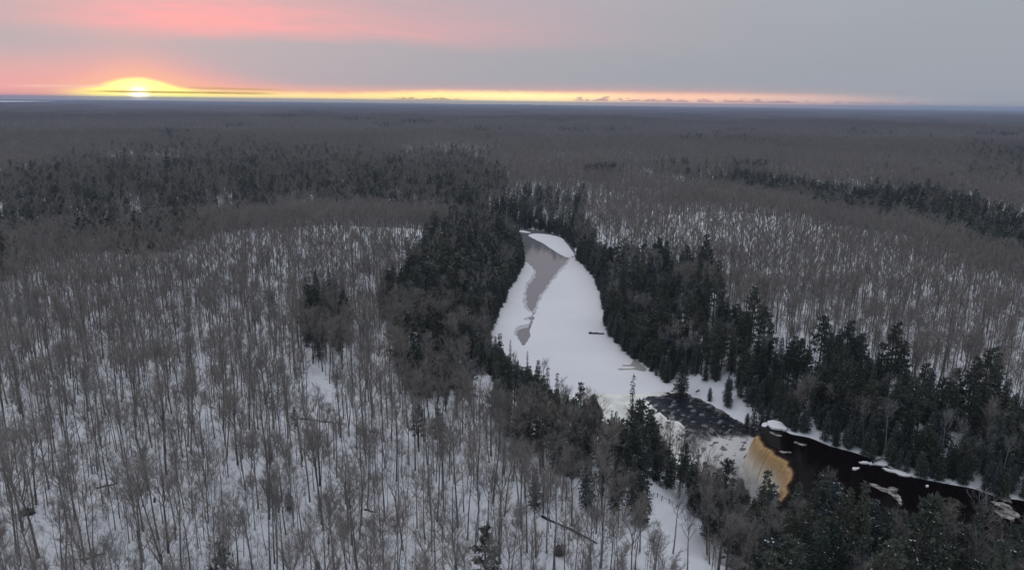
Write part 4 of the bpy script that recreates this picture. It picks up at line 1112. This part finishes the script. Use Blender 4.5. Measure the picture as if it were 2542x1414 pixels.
b4 = fit(X3, Y3, Z3, 5.0, 1.0, (1,)) == 0; X3, Y3, Z3 = X3[~b4], Y3[~b4], Z3[~b4]
scatter('shore_thicket', [d['join'] for d in PROTO['cedar']] + [PROTO['spruce'][3]['join'], PROTO['spruce'][1]['join']], X3, Y3, Z3, RNG.uniform(.32, .85, len(X3)), RNG.uniform(0, 6.28, len(X3)), RNG.integers(0, 4, len(X3)))
# undergrowth: clumps of thin stems, some with last year's leaves
UG = []
for s in range(4):
    rg = np.random.default_rng(700 + s); b_ = MB()
    for k_ in range(16):
        p0 = np.array([*rg.normal(0, 1.1, 2), -.1]); l = rg.uniform(1.2, 4.0)
        d = np.array([rg.normal(0, .22), rg.normal(0, .22), 1.0]); b_.spike(p0, d * l, .022, 0)
        for q_ in range(3):
            f = rg.uniform(.35, .9); dd_ = rot_about(d / np.linalg.norm(d), .7, rg); b_.spike(p0 + d * l * f, dd_ * .7, .013, 0)
            if s % 2 == 0:
                b_.tuft(p0 + d * l * f + dd_ * .3, dd_, .16, .12, 3, rg, 1, .9)
    UG.append(b_.mesh('brush', [TWIG, LEAFB]))
xu, yu = jgrid(-330, 330, 70, 360, 5.2, RNG); zu_ = hz(xu, yu)
pu, cu, qu, qv = conifer_share(xu, yu, zu_)
k = ~cu & (sdf(xu, yu, DOWN) > 3) & (sdf(xu, yu, UPR) > 2) & (qv < 1560) & (qu > -80) & (qu < 2620) & (RNG.random(len(xu)) < .4 + .55 * sm(fbm(xu, yu, 45, 7, 3), -.3, .7))
scatter('undergrowth', UG, xu[k], yu[k], zu_[k], RNG.uniform(.6, 1.1, k.sum()), RNG.uniform(0, 6.28, k.sum()), RNG.integers(0, 4, k.sum()))

# far canopy: beyond the last separate trees the forest reads as one rough surface
CANM = bpy.data.materials.new('far_canopy'); CANM.use_nodes = True; t = CANM.node_tree; E.tree = t
b = t.nodes['Principled BSDF']; b.inputs['Roughness'].default_value = 1.0; b.inputs['Specular IOR Level'].default_value = 0
a1 = coord_noise(t, 0.0011, 5, 0.6, .3, ((1, .5, 1), 0)); a2 = coord_noise(t, 0.03, 4, 0.6); a3 = coord_noise(t, .0004, 3, .5)
cc = mixc(sstep(a2, .35, .65), (0.070, 0.058, 0.055), (0.105, 0.088, 0.082))
cc = mixc(sstep(a1, .53, .62) * .9, cc, (0.028, 0.033, 0.036))
cc = mixc(sstep(a3, .58, .64) * .4, cc, (0.14, 0.14, 0.15))
t.links.new(cc, b.inputs['Base Color'])
ths = np.radians(np.linspace(-46, 46, 240)); rr_ = [2350.]
while rr_[-1] < 24500: rr_.append(rr_[-1] * 1.018)
TH, RR = np.meshgrid(ths, np.array(rr_)); CXX, CYY = RR * np.sin(TH), RR * np.cos(TH)
CZ = hz(CXX, CYY) + 13 * sm(RR, 2350, 2900) - 1.5 + RNG.normal(0, 1.3, RR.shape) + fbm(CXX, CYY, 1500, 8, 3) * 3 * sm(RR, 3000, 5000)
link('far_forest', grid_mesh('far_forest', CXX, CYY, CZ, [CANM]), kind='stuff')
# the big frozen lake on the left horizon
lk = [at(x, y, 22)[:2] for x, y in ((-400, 248.5), (0, 250.5), (90, 251.3), (140, 252.0), (90, 253.2), (0, 254.4), (-400, 256))]
slab('lake', lk, 24, 1.0, ICE, 0, 4, kind='structure')

# ------------------------------------------------------------------ small things on the snow
LOGM = mat('dead_wood', (0.075, 0.062, 0.058), 0.9, (2.0, (0.04, 0.035, 0.033)))
def gpt(px, py):
    g_ = at(px, py, 0.0)
    for _ in range(4): g_ = at(px, py, float(hz(g_[0], g_[1])))
    return np.array([g_[0], g_[1], float(hz(g_[0], g_[1]))])
def log(a, b_, r, label, zz_=None):
    A, B = (gpt(*a), gpt(*b_)) if zz_ is None else (at(*a, zz_), at(*b_, zz_))
    A = A + [0, 0, r * .8]; B = B + [0, 0, r * .8]; rg = np.random.default_rng(int(a[0])); D = B - A
    tr, cr = MB(), MB()
    ps = [D * f + rg.normal(0, .12, 3) * (0 < f < 1) for f in np.linspace(0, 1, 7)]
    tr.tube(ps, [r * (1.1 - .6 * f) for f in np.linspace(0, 1, 7)], 6)
    for k_ in range(8):
        f = rg.uniform(.3, 1); d = rg.normal(0, 1, 3); d[2] = abs(d[2]) * .6; cr.spike(D * f, d * rg.uniform(.4, 1.1) , r * .25, 0)
    e = bpy.data.objects.new('fallen_log', None); C.objects.link(e); e.location = A; e['label'] = label; e['category'] = 'log'; e['group'] = 'fallen trunks'
    link('trunk', tr.mesh('trunk', [LOGM]), parent=e); link('branch_stubs', cr.mesh('branch_stubs', [LOGM]), parent=e)
log((1345, 1282), (1482, 1350), .28, 'long straight fallen trunk lying across the near snowy slope')
log((198, 1392), (262, 1374), .22, 'short fallen log at the lower left corner snow')
log((238, 1212), (294, 1200), .20, 'small fallen log in the left woods above the dark root mass')
log((744, 1040), (830, 1050), .18, 'fallen log under the shaggy evergreen by the open patch')
log((1462, 828), (1500, 829), .45, 'dark log reaching out on the river ice from the right bank', ZD + .2)
log((1728, 973), (1745, 961), .22, 'snowy driftwood log on the shore above the rapids', ZD + 1.3)
log((2166, 1149), (2192, 1138), .25, 'bleached log leaning off the bank over dark water', ZU + .4)
log((905, 1265), (935, 1272), .18, 'short fallen log left of the long fallen trunk')
def heap(px, py, w, h, label, nm='root_mass', M=LOGM):
    g_ = gpt(px, py); b_ = MB(); rg = np.random.default_rng(int(px)); V, F = rock_mesh(int(px), 11, 5)
    b_.add([(v[0] * w / 2, v[1] * w / 3, v[2] * h) for v in V], F)
    c_ = MB()
    for k_ in range(60):
        a = rg.uniform(0, 6.28); e_ = rg.uniform(0, 1.3); d = np.array([math.cos(a) * math.cos(e_), math.sin(a) * math.cos(e_), math.sin(e_)])
        c_.spike(d * [w / 2.2, w / 3.2, h * .9], d * rg.uniform(.4, 1.1) + rg.normal(0, .2, 3), .05)
    e = bpy.data.objects.new(nm, None); C.objects.link(e); e.location = g_; e['label'] = label; e['category'] = 'root mass' if nm == 'root_mass' else 'brush heap'
    link('soil_mound', b_.mesh('soil_mound', [M]), parent=e); link('roots', c_.mesh('roots', [M]), parent=e)
heap(68, 1275, 3.3, 1.5, 'dark upturned root mass on snow at the lower left')
heap(1388, 1375, 2.6, 2.4, 'grey toppled brush heap below the long fallen trunk', 'brush_heap', mat('grey_brush', (0.10, 0.09, 0.088), .9))
def stump(px, py, h, r, label):
    g_ = gpt(px, py); b_ = MB(); b_.tube([(0, 0, -.3), (.03, 0, h * .5), (0.02, .05, h * .9)], [r * 1.3, r, r * .9], 7); b_.spike((r * .3, 0, h * .85), (0.05, 0, .4), r * .5); b_.spike((-r * .3, .1, h * .85), (0, 0.05, .25), r * .4)
    link('stump', b_.mesh('stump', [LOGM]), loc=tuple(g_), label=label, cat='stump', group='stumps in the snow')
stump(816, 1348, 1.4, .24, 'dark stump alone left of the bottom-edge pine'); stump(384, 1245, 1.0, .24, 'short dark stump above the broken snag')
stump(436, 1337, 2.9, .18, 'tall broken snag at lower left, topless'); stump(2002, 1400, 1.0, .2, 'small dark stump under the thick evergreens')
# posts of the overlook fence along the trail
PM = MB(); PM.tube([(0, 0, -.3), (0, 0, 1.1)], [.09, .085], 6); PM.spike((0, 0, 1.1), (0, 0, .12), .08)
pmesh = PM.mesh('post', [mat('fence_wood', (0.06, 0.05, 0.045), .9)])
e = bpy.data.objects.new('trail_fence', None); C.objects.link(e); fp = [gpt(x, y) for x, y in ((1621, 1233), (1643, 1241), (1661, 1248), (1678, 1262), (1632, 1230), (1693, 1272))]
fp.sort(key=lambda p: p[0]); e.location = fp[0]; e['label'] = 'row of dark fence posts along the snowy trail edge'; e['category'] = 'fence'
for p in fp: link('post', pmesh, parent=e, loc=tuple(p - fp[0]))
rl = MB()
for a, b_ in zip(fp[:-1], fp[1:]): rl.tube([a - fp[0] + [0, 0, .9], b_ - fp[0] + [0, 0, .9]], [.035, .035], 4)
link('rail', rl.mesh('rail', [pmesh.materials[0]]), parent=e)

# ------------------------------------------------------------------ haze
hb = bpy.data.meshes.new('haze')
x0, x1, y0, y1, z0, z1 = -27000, 27000, -4500, 28500, -60, 110
hb.from_pydata([(x, y, z) for x in (x0, x1) for y in (y0, y1) for z in (z0, z1)], [], [(0, 1, 3, 2), (4, 6, 7, 5), (0, 4, 5, 1), (2, 3, 7, 6), (0, 2, 6, 4), (1, 5, 7, 3)])
HM = bpy.data.materials.new('haze_air'); HM.use_nodes = True; t = HM.node_tree; t.nodes.clear()
pv_ = t.nodes.new('ShaderNodeVolumePrincipled'); pv_.inputs['Color'].default_value = (0.60, 0.73, 1.0, 1); pv_.inputs['Density'].default_value = 7.5e-5; pv_.inputs['Anisotropy'].default_value = 0.3
mo = t.nodes.new('ShaderNodeOutputMaterial'); t.links.new(pv_.outputs[0], mo.inputs['Volume'])
hb.materials.append(HM)
USE_HAZE = True
if USE_HAZE: link('haze', hb, kind='stuff')
print('TREES', n, 'solo', int(solo.sum()), 'poles', len(XP), {k_: int((KIND[solo] == k_).sum()) for k_ in NOUN}, 'under', int(k.sum()))
